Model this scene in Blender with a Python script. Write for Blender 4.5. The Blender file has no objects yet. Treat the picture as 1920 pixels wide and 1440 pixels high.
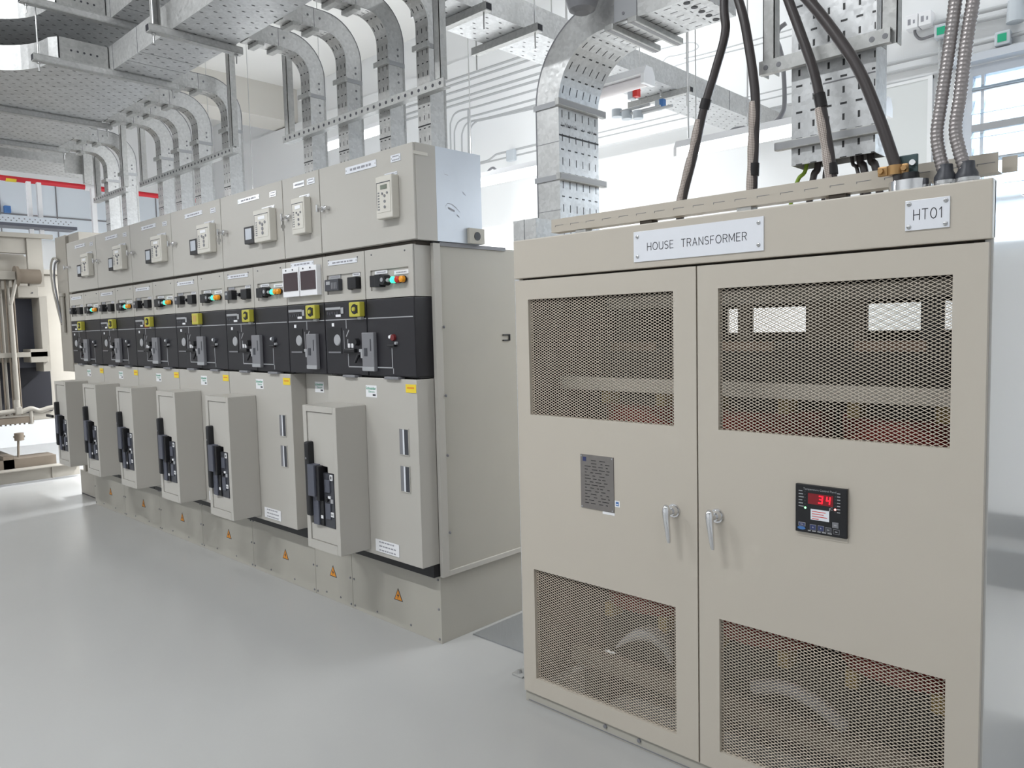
import bpy, bmesh, math, random
from mathutils import Vector, Matrix
random.seed(4)
SC = bpy.context.scene
COL = SC.collection
PI = math.pi

# ------------------------------------------------------------------ materials
def new_mat(name):
    m = bpy.data.materials.new(name); m.use_nodes = True
    nt = m.node_tree; b = nt.nodes['Principled BSDF']
    return m, nt, b

def setp(b, **k):
    for n, v in k.items():
        n = n.replace('_', ' ')
        if n in b.inputs: b.inputs[n].default_value = v

def paint(name, col, rough=.45, spec=.5, var=.04, scale=3.0, bump=0.0, metal=0.0, coat=0.0):
    m, nt, b = new_mat(name)
    c = (*col, 1)
    setp(b, Base_Color=c, Roughness=rough, Metallic=metal, Specular_IOR_Level=spec, Coat_Weight=coat, Coat_Roughness=.08)
    tc = nt.nodes.new('ShaderNodeTexCoord'); no = nt.nodes.new('ShaderNodeTexNoise')
    no.inputs['Scale'].default_value = scale; no.inputs['Detail'].default_value = 5
    nt.links.new(tc.outputs['Object'], no.inputs['Vector'])
    if var > 0:
        mp = nt.nodes.new('ShaderNodeMapRange'); mp.inputs[3].default_value = 1 - var; mp.inputs[4].default_value = 1 + var
        nt.links.new(no.outputs['Fac'], mp.inputs[0])
        mx = nt.nodes.new('ShaderNodeVectorMath'); mx.operation = 'SCALE'; mx.inputs[0].default_value = col
        nt.links.new(mp.outputs[0], mx.inputs['Scale']); nt.links.new(mx.outputs[0], b.inputs['Base Color'])
    if bump > 0:
        bp = nt.nodes.new('ShaderNodeBump'); bp.inputs['Strength'].default_value = bump; bp.inputs['Distance'].default_value = .002
        nt.links.new(no.outputs['Fac'], bp.inputs['Height']); nt.links.new(bp.outputs[0], b.inputs['Normal'])
    return m

def emis(name, col, strength):
    m, nt, b = new_mat(name)
    setp(b, Base_Color=(*col, 1), Emission_Color=(*col, 1), Emission_Strength=strength, Roughness=.4)
    return m

def galv_nodes(nt, b, col, metal, rough):
    tc = nt.nodes.new('ShaderNodeTexCoord')
    vo = nt.nodes.new('ShaderNodeTexVoronoi'); vo.inputs['Scale'].default_value = 75
    no = nt.nodes.new('ShaderNodeTexNoise'); no.inputs['Scale'].default_value = 7; no.inputs['Detail'].default_value = 6
    nt.links.new(tc.outputs['Object'], vo.inputs['Vector']); nt.links.new(tc.outputs['Object'], no.inputs['Vector'])
    sp = nt.nodes.new('ShaderNodeSeparateColor'); nt.links.new(vo.outputs['Color'], sp.inputs[0])
    a = nt.nodes.new('ShaderNodeMath'); a.operation = 'MULTIPLY_ADD'; a.inputs[1].default_value = .16; a.inputs[2].default_value = .72
    nt.links.new(sp.outputs[0], a.inputs[0])
    d = nt.nodes.new('ShaderNodeMath'); d.operation = 'MULTIPLY_ADD'; d.inputs[1].default_value = .36
    nt.links.new(no.outputs['Fac'], d.inputs[0]); nt.links.new(a.outputs[0], d.inputs[2])
    mx = nt.nodes.new('ShaderNodeVectorMath'); mx.operation = 'SCALE'; mx.inputs[0].default_value = col
    nt.links.new(d.outputs[0], mx.inputs['Scale'])
    r = nt.nodes.new('ShaderNodeMath'); r.operation = 'MULTIPLY_ADD'; r.inputs[1].default_value = .16; r.inputs[2].default_value = rough - .08
    nt.links.new(sp.outputs[1], r.inputs[0]); nt.links.new(r.outputs[0], b.inputs['Roughness'])
    setp(b, Metallic=metal)
    return mx.outputs[0]

def galv(name, col=(.54, .54, .535), metal=.6, rough=.42):
    m, nt, b = new_mat(name)
    o = galv_nodes(nt, b, col, metal, rough); nt.links.new(o, b.inputs['Base Color'])
    return m

def perf(name, q, P, w, L, L2, round_=False, col=(.52, .525, .53), metal=.45, rough=.40):
    """galvanised sheet punched with slots: along v every P, rows of dashes along u between them"""
    m, nt, b = new_mat(name)
    base = galv_nodes(nt, b, col, metal, rough)
    N = nt.nodes; K = nt.links
    uv = N.new('ShaderNodeUVMap'); uv.uv_map = 'UVMap'
    s = N.new('ShaderNodeSeparateXYZ'); K.new(uv.outputs[0], s.inputs[0])
    def M(op, a, bb=None, c=None):
        n = N.new('ShaderNodeMath'); n.operation = op
        for i, x in enumerate((a, bb, c)):
            if x is None: continue
            if isinstance(x, (int, float)): n.inputs[i].default_value = x
            else: K.new(x, n.inputs[i])
        return n.outputs[0]
    def cell(x, per, off=0.0):   # distance to the nearest centre
        t = M('ADD', M('DIVIDE', x, per), off)
        return M('MULTIPLY', M('ABSOLUTE', M('SUBTRACT', M('FRACT', t), .5)), per)
    u, v = s.outputs[0], s.outputs[1]
    cu = cell(u, q, .5); cv = cell(v, P); cv2 = cell(v, P, .5)
    if round_:
        cu2 = cell(u, q)
        d1 = M('ADD', M('POWER', cu, 2.0), M('POWER', M('MULTIPLY', cv, w / L), 2.0))
        d2 = M('ADD', M('POWER', cu2, 2.0), M('POWER', M('MULTIPLY', cv2, w / L), 2.0))
        mask = M('LESS_THAN', M('MINIMUM', d1, d2), (w / 2) ** 2)
    else:
        A = M('MULTIPLY', M('LESS_THAN', cu, w / 2), M('LESS_THAN', cv, L / 2))
        B = M('MULTIPLY', M('LESS_THAN', cu, L2 / 2), M('LESS_THAN', cv2, w / 2))
        mask = M('MAXIMUM', A, B)
    mix = N.new('ShaderNodeMix'); mix.data_type = 'RGBA'
    K.new(mask, mix.inputs['Factor']); K.new(base, mix.inputs['A']); mix.inputs['B'].default_value = (.012, .012, .013, 1)
    K.new(mix.outputs['Result'], b.inputs['Base Color'])
    K.new(M('MULTIPLY', M('SUBTRACT', 1.0, mask), metal), b.inputs['Metallic'])
    return m

MT = {}
MT['beige'] = paint('switchgear_beige', (.455, .435, .40), .42, .4, .02, 2)
MT['beige2'] = paint('plinth_beige', (.41, .39, .345), .5, .35, .05, 4)
MT['beige_dark'] = paint('gap_shadow_brown', (.055, .045, .035), .7, .3, 0)
MT['tbeige'] = paint('transformer_beige', (.50, .455, .392), .38, .45, .03, 2.2)
MT['tside'] = paint('transformer_gloss_side', (.50, .49, .47), .3, .5, .03, 2, coat=1.0)
MT['mesh_lit'] = paint('expanded_mesh_paint_lit', (.60, .53, .44), .45, .45, 0)  # same paint as the doors, lightened so the strands look lit
MT['white'] = paint('white_plastic', (.80, .80, .82), .35, .5, 0)
MT['plate'] = paint('white_engraved_plate', (.74, .755, .80), .22, .5, 0)
MT['ivory'] = paint('relay_ivory', (.60, .575, .52), .4, .4, 0)
MT['ink'] = paint('engraving_ink', (.06, .06, .07), .6, .3, 0)
MT['greyink'] = paint('print_grey', (.30, .30, .33), .6, .3, 0)
MT['chrome'] = paint('chrome', (.72, .72, .73), .12, .5, 0, metal=1.0)
MT['satin'] = paint('satin_zinc', (.55, .55, .55), .3, .5, 0, metal=1.0)
MT['black'] = paint('black_mimic_plastic', (.017, .016, .020), .42, .4, .05, 6)
MT['blk'] = paint('black_plastic', (.011, .011, .013), .4, .4, 0)
MT['dkgrey'] = paint('dark_grey_plastic', (.05, .052, .062), .4, .4, 0)
MT['slate'] = paint('mechanism_slate', (.085, .09, .115), .45, .4, .08, 9)
MT['mgrey'] = paint('mid_grey_plastic', (.20, .20, .215), .4, .4, .04, 8)
MT['lgrey'] = paint('light_grey_plastic', (.36, .365, .38), .4, .4, 0)
MT['yellow'] = paint('safety_yellow', (.80, .60, .04), .45, .4, 0)
MT['ykey'] = paint('key_yellow_green', (.48, .44, .06), .45, .4, .05, 20)
MT['orange'] = paint('warning_orange', (.72, .28, .03), .5, .4, 0)
MT['red'] = paint('red_plastic', (.60, .03, .025), .4, .4, 0)
MT['dred'] = paint('dull_red_plastic', (.16, .02, .022), .4, .4, 0)
MT['redpipe'] = paint('fire_pipe_red', (.62, .025, .04), .4, .4, 0)
MT['blue'] = paint('blue_plastic', (.06, .17, .42), .4, .4, 0)
MT['navy'] = paint('navy_button', (.035, .045, .13), .4, .4, 0)
MT['green'] = paint('green_cover', (.02, .36, .20), .4, .4, 0)
MT['stgreen'] = paint('sticker_green_print', (.05, .35, .22), .5, .4, 0)
MT['lgreen'] = emis('lamp_green_lit', (.05, .85, .52), 1.2)
MT['lamber'] = paint('lamp_amber', (.85, .33, .01), .3, .5, 0)
MT['lred'] = paint('lamp_red', (.55, .02, .01), .3, .5, 0)
MT['led34'] = emis('display_digits', (1.0, .012, .03), 1.6)
MT['redscreen'] = emis('display_red_filter', (.18, .003, .008), .12)
MT['ledg'] = emis('led_green', (.25, 1.0, .35), 3.0)
MT['ledr'] = emis('led_red', (1.0, .25, .22), 4.0)
MT['lcd'] = paint('lcd_green_grey', (.17, .19, .15), .3, .5, 0)
MT['screen'] = paint('meter_screen', (.50, .53, .58), .25, .5, 0)
MT['glass'] = paint('dark_meter_glass', (.055, .035, .04), .15, .6, 0)
MT['galv'] = galv('galvanised_sheet')
MT['galvd'] = galv('galvanised_channel', (.43, .43, .42), .35, .45)
MT['galvside'] = paint('galvanised_box_side', (.56, .60, .66), .42, .5, .07, 5, metal=.25)
MT['perf_duct'] = perf('galvanised_slotted_narrow', .033, .10, .0055, .022, .013, metal=.75, col=(.47, .465, .455))
MT['perf_big'] = perf('galvanised_slotted_wide', .0465, .10, .006, .032, .020, metal=.6)
MT['perf_tray'] = perf('galvanised_slotted_tray', .0455, .086, .007, .021, .020)
MT['perf_dots'] = perf('galvanised_dotted', .095, .095, .011, .020, 0, True)
MT['perf_rail'] = perf('galvanised_hole_strip', .04, .045, .016, .016, 0.0, False)
MT['cable'] = paint('black_cable_sheath', (.042, .034, .034), .38, .5, .15, 30)
MT['tape'] = paint('black_tape', (.015, .013, .014), .5, .4, 0)
MT['gy'] = paint('green_yellow_wire', (.22, .34, .03), .45, .4, 0)
MT['brass'] = paint('brass_clamp', (.40, .235, .095), .4, .5, .1, 30, metal=.5)
MT['dgreen'] = paint('clamp_bracket_teal', (.05, .085, .09), .5, .4, .1, 30)
MT['flex'] = paint('flexible_conduit_steel', (.30, .275, .27), .33, .5, .05, 30, metal=.6)
MT['conduit'] = paint('conduit_grey', (.43, .44, .45), .45, .4, 0)
MT['jbox'] = paint('junction_box_grey', (.50, .54, .58), .45, .4, 0)
MT['coil'] = paint('coil_resin_red', (.26, .022, .018), .4, .4, .1, 6)
MT['core_shade'] = paint('core_steel_and_shade_lining', (.030, .026, .024), .6, .3, .1, 8)  # core steel, also the dark sheets that stand in for interior shade
MT['copper'] = paint('copper_bar', (.20, .12, .08), .4, .5, .1, 12, metal=.5)
MT['ins'] = paint('insulator_ochre', (.50, .33, .10), .5, .4, .05, 12)
MT['oil'] = paint('oil_transformer_tan', (.36, .335, .295), .5, .4, .06, 5)
MT['oild'] = paint('oil_transformer_brown', (.20, .165, .13), .6, .3, .1, 6)
MT['dark'] = paint('dark_recess', (.022, .022, .028), .6, .3, .1, 6)
MT['fixture'] = paint('fixture_white', (.82, .82, .84), .35, .4, 0)
MT['tube_lit'] = emis('fluorescent_tube', (.93, .97, 1.0), 6.0)
MT['tube_off'] = paint('tube_unlit', (.80, .76, .77), .3, .5, 0)
MT['nameplate'] = paint('etched_steel_nameplate', (.20, .185, .175), .42, .5, .12, 40, metal=.35)
MT['silverbox'] = paint('window_frame_alu', (.55, .58, .63), .35, .5, 0, metal=.4)

# braided screen: woven light wire
def braid():
    m, nt, b = new_mat('braided_screen')
    uv = nt.nodes.new('ShaderNodeUVMap'); uv.uv_map = 'UVMap'
    mp = nt.nodes.new('ShaderNodeMapping'); mp.inputs['Scale'].default_value = (1, 1, 1); mp.inputs['Rotation'].default_value = (0, 0, PI / 4)
    ck = nt.nodes.new('ShaderNodeTexChecker'); ck.inputs['Scale'].default_value = 260
    ck.inputs['Color1'].default_value = (.50, .44, .40, 1); ck.inputs['Color2'].default_value = (.24, .20, .18, 1)
    nt.links.new(uv.outputs[0], mp.inputs[0]); nt.links.new(mp.outputs[0], ck.inputs[0]); nt.links.new(ck.outputs[0], b.inputs['Base Color'])
    setp(b, Roughness=.5, Metallic=.35); return m
MT['braid'] = braid()

def chequer():
    m, nt, b = new_mat('chequer_plate')
    tc = nt.nodes.new('ShaderNodeTexCoord'); mp = nt.nodes.new('ShaderNodeMapping'); mp.inputs['Rotation'].default_value = (0, 0, PI / 4)
    br = nt.nodes.new('ShaderNodeTexBrick'); br.inputs['Scale'].default_value = 34; br.inputs['Mortar Size'].default_value = .035
    nt.links.new(tc.outputs['Object'], mp.inputs[0]); nt.links.new(mp.outputs[0], br.inputs[0])
    bp = nt.nodes.new('ShaderNodeBump'); bp.inputs['Strength'].default_value = .7; bp.inputs['Distance'].default_value = .003
    nt.links.new(br.outputs['Fac'], bp.inputs['Height']); nt.links.new(bp.outputs[0], b.inputs['Normal'])
    setp(b, Base_Color=(.36, .37, .38, 1), Metallic=.6, Roughness=.4); return m
MT['chequer'] = chequer()

def floor_mat():
    m, nt, b = new_mat('epoxy_floor')
    tc = nt.nodes.new('ShaderNodeTexCoord')
    n1 = nt.nodes.new('ShaderNodeTexNoise'); n1.inputs['Scale'].default_value = .55; n1.inputs['Detail'].default_value = 6
    n2 = nt.nodes.new('ShaderNodeTexNoise'); n2.inputs['Scale'].default_value = 1.3; n2.inputs['Detail'].default_value = 5
    nt.links.new(tc.outputs['Object'], n1.inputs[0]); nt.links.new(tc.outputs['Object'], n2.inputs[0])
    cr = nt.nodes.new('ShaderNodeMix'); cr.data_type = 'RGBA'
    cr.inputs['A'].default_value = (.375, .374, .368, 1); cr.inputs['B'].default_value = (.43, .428, .42, 1)
    nt.links.new(n1.outputs['Fac'], cr.inputs['Factor']); nt.links.new(cr.outputs['Result'], b.inputs['Base Color'])
    r = nt.nodes.new('ShaderNodeMapRange'); r.inputs[3].default_value = .17; r.inputs[4].default_value = .30
    nt.links.new(n2.outputs['Fac'], r.inputs[0]); nt.links.new(r.outputs[0], b.inputs['Roughness'])
    setp(b, Specular_IOR_Level=.5)
    bp = nt.nodes.new('ShaderNodeBump'); bp.inputs['Strength'].default_value = .03; bp.inputs['Distance'].default_value = .003
    nt.links.new(n1.outputs['Fac'], bp.inputs['Height']); nt.links.new(bp.outputs[0], b.inputs['Normal'])
    return m
MT['floor'] = floor_mat()
MT['wall'] = paint('wall_white', (.78, .79, .80), .6, .3, .02, 1.2)
MT['ceil'] = paint('ceiling_white', (.74, .735, .72), .7, .2, .02, 1)
MT['beamc'] = paint('beam_cream', (.62, .60, .56), .7, .2, .02, 1)
MT['wallgrey'] = paint('panel_pale_grey', (.66, .68, .68), .5, .3, .02, 1)
MT['kerb'] = paint('kerb_grey', (.20, .21, .22), .45, .4, .1, 4)
MT['bluegrey'] = paint('far_panel_bluegrey', (.66, .72, .78), .5, .4, .03, 2)

def win_glass():
    m, nt, b = new_mat('louvre_glass')
    setp(b, Base_Color=(.75, .86, .95, 1), Roughness=.25, Transmission_Weight=.55, IOR=1.2)
    return m
MT['louvre'] = win_glass()

# ------------------------------------------------------------------ mesh helper
class B:
    def __init__(s, *mats):
        s.bm = bmesh.new(); s.uv = s.bm.loops.layers.uv.new('UVMap'); s.mats = list(mats); s.smooth = []
    def mi(s, key):
        if key is None: return 0
        if key not in s.mats: s.mats.append(key)
        return s.mats.index(key)
    def _uv(s, faces):
        for f in faces:
            n = f.normal
            ax = max(range(3), key=lambda i: abs(n[i]))
            for l in f.loops:
                c = l.vert.co
                l[s.uv].uv = ((c.y, c.z), (c.x, c.z), (c.x, c.y))[ax]
    def faces(s, vs, fs, m=None, uvs=None, smooth=False):
        V = [s.bm.verts.new(v) for v in vs]; out = []
        for k, f in enumerate(fs):
            try: F = s.bm.faces.new([V[i] for i in f])
            except ValueError: continue
            F.material_index = s.mi(m); F.smooth = smooth; F.normal_update(); out.append(F)
            if uvs:
                for l, q in zip(F.loops, uvs[k]): l[s.uv].uv = q
        if not uvs: s._uv(out)
        return out
    def box(s, x0, x1, y0, y1, z0, z1, m=None, bev=0.0, fm=None):
        x0, x1 = sorted((x0, x1)); y0, y1 = sorted((y0, y1)); z0, z1 = sorted((z0, z1))
        vs = [(x0, y0, z0), (x1, y0, z0), (x1, y1, z0), (x0, y1, z0), (x0, y0, z1), (x1, y0, z1), (x1, y1, z1), (x0, y1, z1)]
        fs = [(0, 3, 2, 1), (4, 5, 6, 7), (0, 1, 5, 4), (1, 2, 6, 5), (2, 3, 7, 6), (3, 0, 4, 7)]   # -z +z -y +x +y -x
        F = s.faces(vs, fs, m)
        if fm:
            for k, key in fm.items(): F['-z +z -y +x +y -x'.split().index(k)].material_index = s.mi(key)
        if bev > 0:
            E = list({e for f in F for e in f.edges})
            r = bmesh.ops.bevel(s.bm, geom=E, offset=min(bev, .45 * min(x1 - x0, y1 - y0, z1 - z0)), segments=2, profile=.6, affect='EDGES')
            nf = [f for f in r['faces']]
            for f in nf: f.normal_update(); f.material_index = s.mi(m)
            s._uv(nf)
        return F
    def prism(s, poly, axis, a, b_, m=None, smooth=False):
        """poly: 2D points; axis 'x' -> (y,z), 'y' -> (x,z), 'z' -> (x,y)"""
        def P(p, t): return {'x': (t, p[0], p[1]), 'y': (p[0], t, p[1]), 'z': (p[0], p[1], t)}[axis]
        n = len(poly); vs = [P(p, a) for p in poly] + [P(p, b_) for p in poly]
        fs = [tuple(range(n)), tuple(range(2 * n - 1, n - 1, -1))] + [(i, i + n, (i + 1) % n + n, (i + 1) % n) for i in range(n)]
        out = s.faces(vs, fs, m, smooth=False)
        return out
    def cyl(s, p0, p1, r0, r1=None, seg=16, m=None, cap=True):
        r1 = r0 if r1 is None else r1
        p0, p1 = Vector(p0), Vector(p1); d = (p1 - p0).normalized()
        a = d.orthogonal().normalized(); c = d.cross(a)
        ring = [(math.cos(2 * PI * i / seg), math.sin(2 * PI * i / seg)) for i in range(seg)]
        vs = [p0 + (a * x + c * y) * r0 for x, y in ring] + [p1 + (a * x + c * y) * r1 for x, y in ring]
        s.faces(vs, [(i, (i + 1) % seg, (i + 1) % seg + seg, i + seg) for i in range(seg)], m, smooth=True)
        if cap:
            if r0 > 1e-5: s.faces(vs[:seg], [tuple(range(seg - 1, -1, -1))], m)
            if r1 > 1e-5: s.faces(vs[seg:], [tuple(range(seg))], m)
    def tube(s, pts, r, seg=10, m=None, cap=True, radii=None):
        P = [Vector(p) for p in pts]; n = len(P)
        T = [(P[min(i + 1, n - 1)] - P[max(i - 1, 0)]).normalized() for i in range(n)]
        a = T[0].orthogonal().normalized(); vs = []; L = 0; Ls = []
        for i in range(n):
            if i: L += (P[i] - P[i - 1]).length
            Ls.append(L)
            a = (a - T[i] * a.dot(T[i])).normalized(); c = T[i].cross(a); rr = radii[i] if radii else r
            vs += [P[i] + (a * math.cos(2 * PI * k / seg) + c * math.sin(2 * PI * k / seg)) * rr for k in range(seg)]
        fs = []; uvs = []
        for i in range(n - 1):
            for k in range(seg):
                k2 = (k + 1) % seg
                fs.append((i * seg + k, i * seg + k2, (i + 1) * seg + k2, (i + 1) * seg + k))
                u0, u1 = k / seg * 2 * PI * r, (k + 1) / seg * 2 * PI * r
                uvs.append(((u0, Ls[i]), (u1, Ls[i]), (u1, Ls[i + 1]), (u0, Ls[i + 1])))
        s.faces(vs, fs, m, uvs, smooth=True)
        if cap:
            s.faces(vs[:seg], [tuple(range(seg - 1, -1, -1))], m); s.faces(vs[-seg:], [tuple(range(seg))], m)
    def obj(s, name, parent=None, loc=None):
        me = bpy.data.meshes.new(name)
        bmesh.ops.recalc_face_normals(s.bm, faces=s.bm.faces[:])
        s.bm.to_mesh(me); s.bm.free()
        for k in s.mats: me.materials.append(MT[k])
        o = bpy.data.objects.new(name, me); COL.objects.link(o)
        if parent: o.parent = parent
        if loc: o.location = loc
        return o

def tag(o, label, cat, group=None, kind=None):
    if label: o['label'] = label
    if cat: o['category'] = cat
    if group: o['group'] = group
    if kind: o['kind'] = kind
    return o
def thing(name, label, cat, loc=(0, 0, 0), group=None):
    o = bpy.data.objects.new(name, None); o.empty_display_size = .05; COL.objects.link(o); o.location = loc
    return tag(o, label, cat, group)
def struct(o): o['kind'] = 'structure'; return o
def copy_tree(o, parent=None):
    c = o.copy(); COL.objects.link(c)
    if parent: c.parent = parent
    for ch in list(o.children): copy_tree(ch, c)
    return c
def bx(name, parent, m, *a, bev=0.0, fm=None, loc=None):
    b = B(m); b.box(*a, bev=bev, fm=fm); return b.obj(name, parent, loc)

def spline(pts, n=8):
    P = [Vector(p) for p in pts]; out = []
    for i in range(len(P) - 1):
        p0, p1, p2, p3 = P[max(i - 1, 0)], P[i], P[i + 1], P[min(i + 2, len(P) - 1)]
        for k in range(n):
            t = k / n
            out.append(.5 * ((2 * p1) + (p2 - p0) * t + (2 * p0 - 5 * p1 + 4 * p2 - p3) * t * t + (3 * p1 - p0 - 3 * p2 + p3) * t ** 3))
    out.append(P[-1]); return out

# stroke lettering (single line engraved letters), unit cell 0..w x 0..1
def arc(cx, cy, rx, ry, a0, a1, n=10):
    return [(cx + rx * math.cos(math.radians(a0 + (a1 - a0) * i / n)), cy + ry * math.sin(math.radians(a0 + (a1 - a0) * i / n))) for i in range(n + 1)]
GL = {
 'H': (.62, [[(0, 0), (0, 1)], [(.62, 0), (.62, 1)], [(0, .5), (.62, .5)]]),
 'O': (.78, [arc(.39, .5, .39, .5, 0, 360, 24)]),
 'U': (.62, [[(0, 1), (0, .31)] + arc(.31, .31, .31, .31, 180, 360, 10) + [(.62, 1)]]),
 'S': (.56, [arc(.28, .745, .26, .255, 40, 270, 12) + arc(.28, .25, .28, .25, 90, -140, 12)]),
 'E': (.52, [[(.52, 0), (0, 0), (0, 1), (.52, 1)], [(0, .52), (.45, .52)]]),
 'T': (.6, [[(0, 1), (.6, 1)], [(.3, 1), (.3, 0)]]),
 'R': (.58, [[(0, 0), (0, 1), (.33, 1)] + arc(.33, .75, .25, .25, 90, -90, 10) + [(0, .5)], [(.33, .5), (.58, 0)]]),
 'A': (.66, [[(0, 0), (.33, 1), (.66, 0)], [(.12, .35), (.54, .35)]]),
 'N': (.62, [[(0, 0), (0, 1), (.62, 0), (.62, 1)]]),
 'F': (.5, [[(0, 0), (0, 1), (.5, 1)], [(0, .52), (.42, .52)]]),
 'M': (.76, [[(0, 0), (0, 1), (.38, .2), (.76, 1), (.76, 0)]]),
 '0': (.62, [arc(.31, .5, .31, .5, 0, 360, 20)]),
 '1': (.3, [[(.02, .8), (.22, 1), (.22, 0)]]),
 '3': (.52, [[(.04, 1), (.48, 1), (.48, .52), (.12, .52)], [(.48, .52), (.48, 0), (.04, 0)]]),
 '4': (.52, [[(.06, 1), (.06, .48), (.46, .48)], [(.46, 1), (.46, 0)]]),
 'C': (.5, [[(.5, 1), (0, 1), (0, 0), (.5, 0)]]),
 ' ': (.75, []),
}
def strokes(b, text, x, z, h, y, th, gap=.28, m=None, width=None, slant=0.0):
    tot = sum(GL[c][0] for c in text) + gap * (len(text) - 1)
    sx = h if width is None else width / tot
    cx = x
    for c in text:
        w, ls = GL[c]
        for pl in ls:
            for (ax, az), (bx_, bz) in zip(pl, pl[1:]):
                p = Vector((cx + (ax + slant * az) * sx, 0, z + az * h)); q = Vector((cx + (bx_ + slant * bz) * sx, 0, z + bz * h))
                d = (q - p)
                if d.length < 1e-6: continue
                d.normalize(); nrm = Vector((-d.z, 0, d.x)) * th / 2; e = d * th * .35
                vs = [p - e - nrm, q + e - nrm, q + e + nrm, p - e + nrm]
                b.faces([(v.x, y, v.z) for v in vs], [(0, 1, 2, 3)], m)
        cx += (w + gap) * sx

def text_mesh(name, s, size, mkey, parent, x, y, z, align='CENTER', bold=False):
    cu = bpy.data.curves.new(name, 'FONT'); cu.body = s; cu.size = size; cu.align_x = align; cu.align_y = 'CENTER'; cu.resolution_u = 2
    if bold: cu.offset = size * .012
    t = bpy.data.objects.new(name + '_tmp', cu); COL.objects.link(t)
    dg = bpy.context.evaluated_depsgraph_get(); dg.update()
    me = bpy.data.meshes.new_from_object(t.evaluated_get(dg)); bpy.data.objects.remove(t); bpy.data.curves.remove(cu)
    me.transform(Matrix.Rotation(PI / 2, 4, 'X')); me.materials.clear(); me.materials.append(MT[mkey]); me.name = name
    o = bpy.data.objects.new(name, me); COL.objects.link(o); o.parent = parent; o.location = (x, y, z); return o

# ------------------------------------------------------------------ room shell
RX0, RX1, RY0, RY1, RZ = -10.0, 5.0, -5.5, 3.9, 5.1
struct(bx('floor', None, 'floor', RX0 - .2, RX1 + .2, RY0 - .2, RY1 + .2, -.15, 0))
struct(bx('ceiling', None, 'ceil', RX0 - .2, RX1 + .2, RY0 - .2, RY1 + .2, RZ, RZ + .15))
struct(bx('wall_left', None, 'wall', RX0 - .2, RX0, RY0, RY1, 0, RZ))
struct(bx('wall_right', None, 'wall', RX1, RX1 + .2, RY0, RY1, 0, RZ))
struct(bx('wall_front', None, 'wall', RX0 - .2, RX1 + .2, RY0 - .2, RY0, 0, RZ))
WX0, WX1, WZ0, WZ1 = 1.33, 3.75, 2.0, 3.28       # window in the back wall
b = B('wall')
b.box(RX0 - .2, WX0, RY1, RY1 + .2, 0, RZ); b.box(WX1, RX1 + .2, RY1, RY1 + .2, 0, RZ)
b.box(WX0, WX1, RY1, RY1 + .2, 0, WZ0); b.box(WX0, WX1, RY1, RY1 + .2, WZ1, RZ)
struct(b.obj('wall_back'))
# downstand beam on the back wall, ceiling beam to the left, soffit over the window
struct(bx('trim_1', None, 'wall', RX0, .74, RY1 - .06, RY1, 3.29, 4.6))
struct(bx('trim_2', None, 'beamc', -7.9, -7.3, RY0, RY1, 4.62, RZ))
b = B('wallgrey'); b.box(.70, 1.12, RY1 - .02, RY1, .1, 3.25); b.box(.68, .70, RY1 - .025, RY1, .1, 3.26, 'wall'); b.box(1.12, 1.15, RY1 - .04, RY1, .1, 3.27, 'wall'); b.box(.68, 1.15, RY1 - .025, RY1, 3.25, 3.27, 'wall')
struct(b.obj('trim_3'))
struct(bx('trim_4', None, 'silverbox', WX0 - .08, WX1 + .08, RY1 - .10, RY1 - .001, WZ1 + .0, WZ1 + .05))
struct(bx('baseboard_back', None, 'kerb', 1.2, RX1, RY1 - .03, RY1, 0, .16))
struct(bx('trim_5', None, 'kerb', 2.55, RX1 - .02, 2.7, 2.78, 0, .21))
# window with tilted glass louvres
w1 = struct(thing('window_1', None, None, ((WX0 + WX1) / 2, RY1 + .05, WZ0)))
b = B('silverbox'); hw = (WX1 - WX0) / 2; hh = WZ1 - WZ0
b.box(-hw, -hw + .06, -.03, .05, 0, hh); b.box(hw - .06, hw, -.03, .05, 0, hh); b.box(-hw + .06, hw - .06, -.03, .05, hh - .07, hh); b.box(-hw + .06, hw - .06, -.03, .05, 0, .06); b.box(-hw + .11, -hw + .13, -.03, .02, .06, hh - .07)
b.obj('window_frame', w1)
for k in range(7):
    z = .12 + k * .165
    b = B('louvre'); b.faces([(-hw + .06, -.06, z), (hw - .06, -.06, z), (hw - .06, .05, z + .12), (-hw + .06, .05, z + .12), (-hw + .06, -.054, z - .004), (hw - .06, -.054, z - .004), (hw - .06, .056, z + .116), (-hw + .06, .056, z + .116)],
            [(0, 1, 2, 3), (7, 6, 5, 4), (0, 4, 5, 1), (1, 5, 6, 2), (2, 6, 7, 3), (3, 7, 4, 0)])
    b.obj('louvre_blade', w1)
for za, zb in ((.33, .36), (.61, .64), (.828, .875), (1.10, 1.127)): bx('transom', w1, 'lgrey', -hw + .06, hw - .06, -.045, -.012, za, zb)

# ------------------------------------------------------------------ switchgear units
ZP, ZT, ZL0, ZL1 = .335, 1.946, 1.955, 2.394
def screw(b, x, y, z, r=.006, m='satin'):
    b.cyl((x, y, z), (x, y - .004, z), r, r * .8, 8, m)

def plate_with_print(name, parent, x0, x1, z0, z1, y, rows=1, m='plate', ink='greyink', screws=True, seed=0):
    rnd = random.Random(seed); b = B(m); b.box(x0, x1, y - .003, y, z0, z1)
    h = (z1 - z0)
    for r in range(rows):
        zc = z1 - h * (r + .5) / rows; x = x0 + (x1 - x0) * .16
        while x < x1 - (x1 - x0) * .18:
            w = rnd.uniform(.05, .13) * (x1 - x0)
            b.box(x, min(x + w, x1 - .005), y - .0036, y - .003, zc - h * .17 / rows, zc + h * .17 / rows, ink); x += w + .03 * (x1 - x0)
    if screws:
        for x in (x0 + .007, x1 - .007): b.cyl((x, y - .003, (z0 + z1) / 2), (x, y - .005, (z0 + z1) / 2), .0035, .003, 8, 'satin')
    return b.obj(name, parent)

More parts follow.
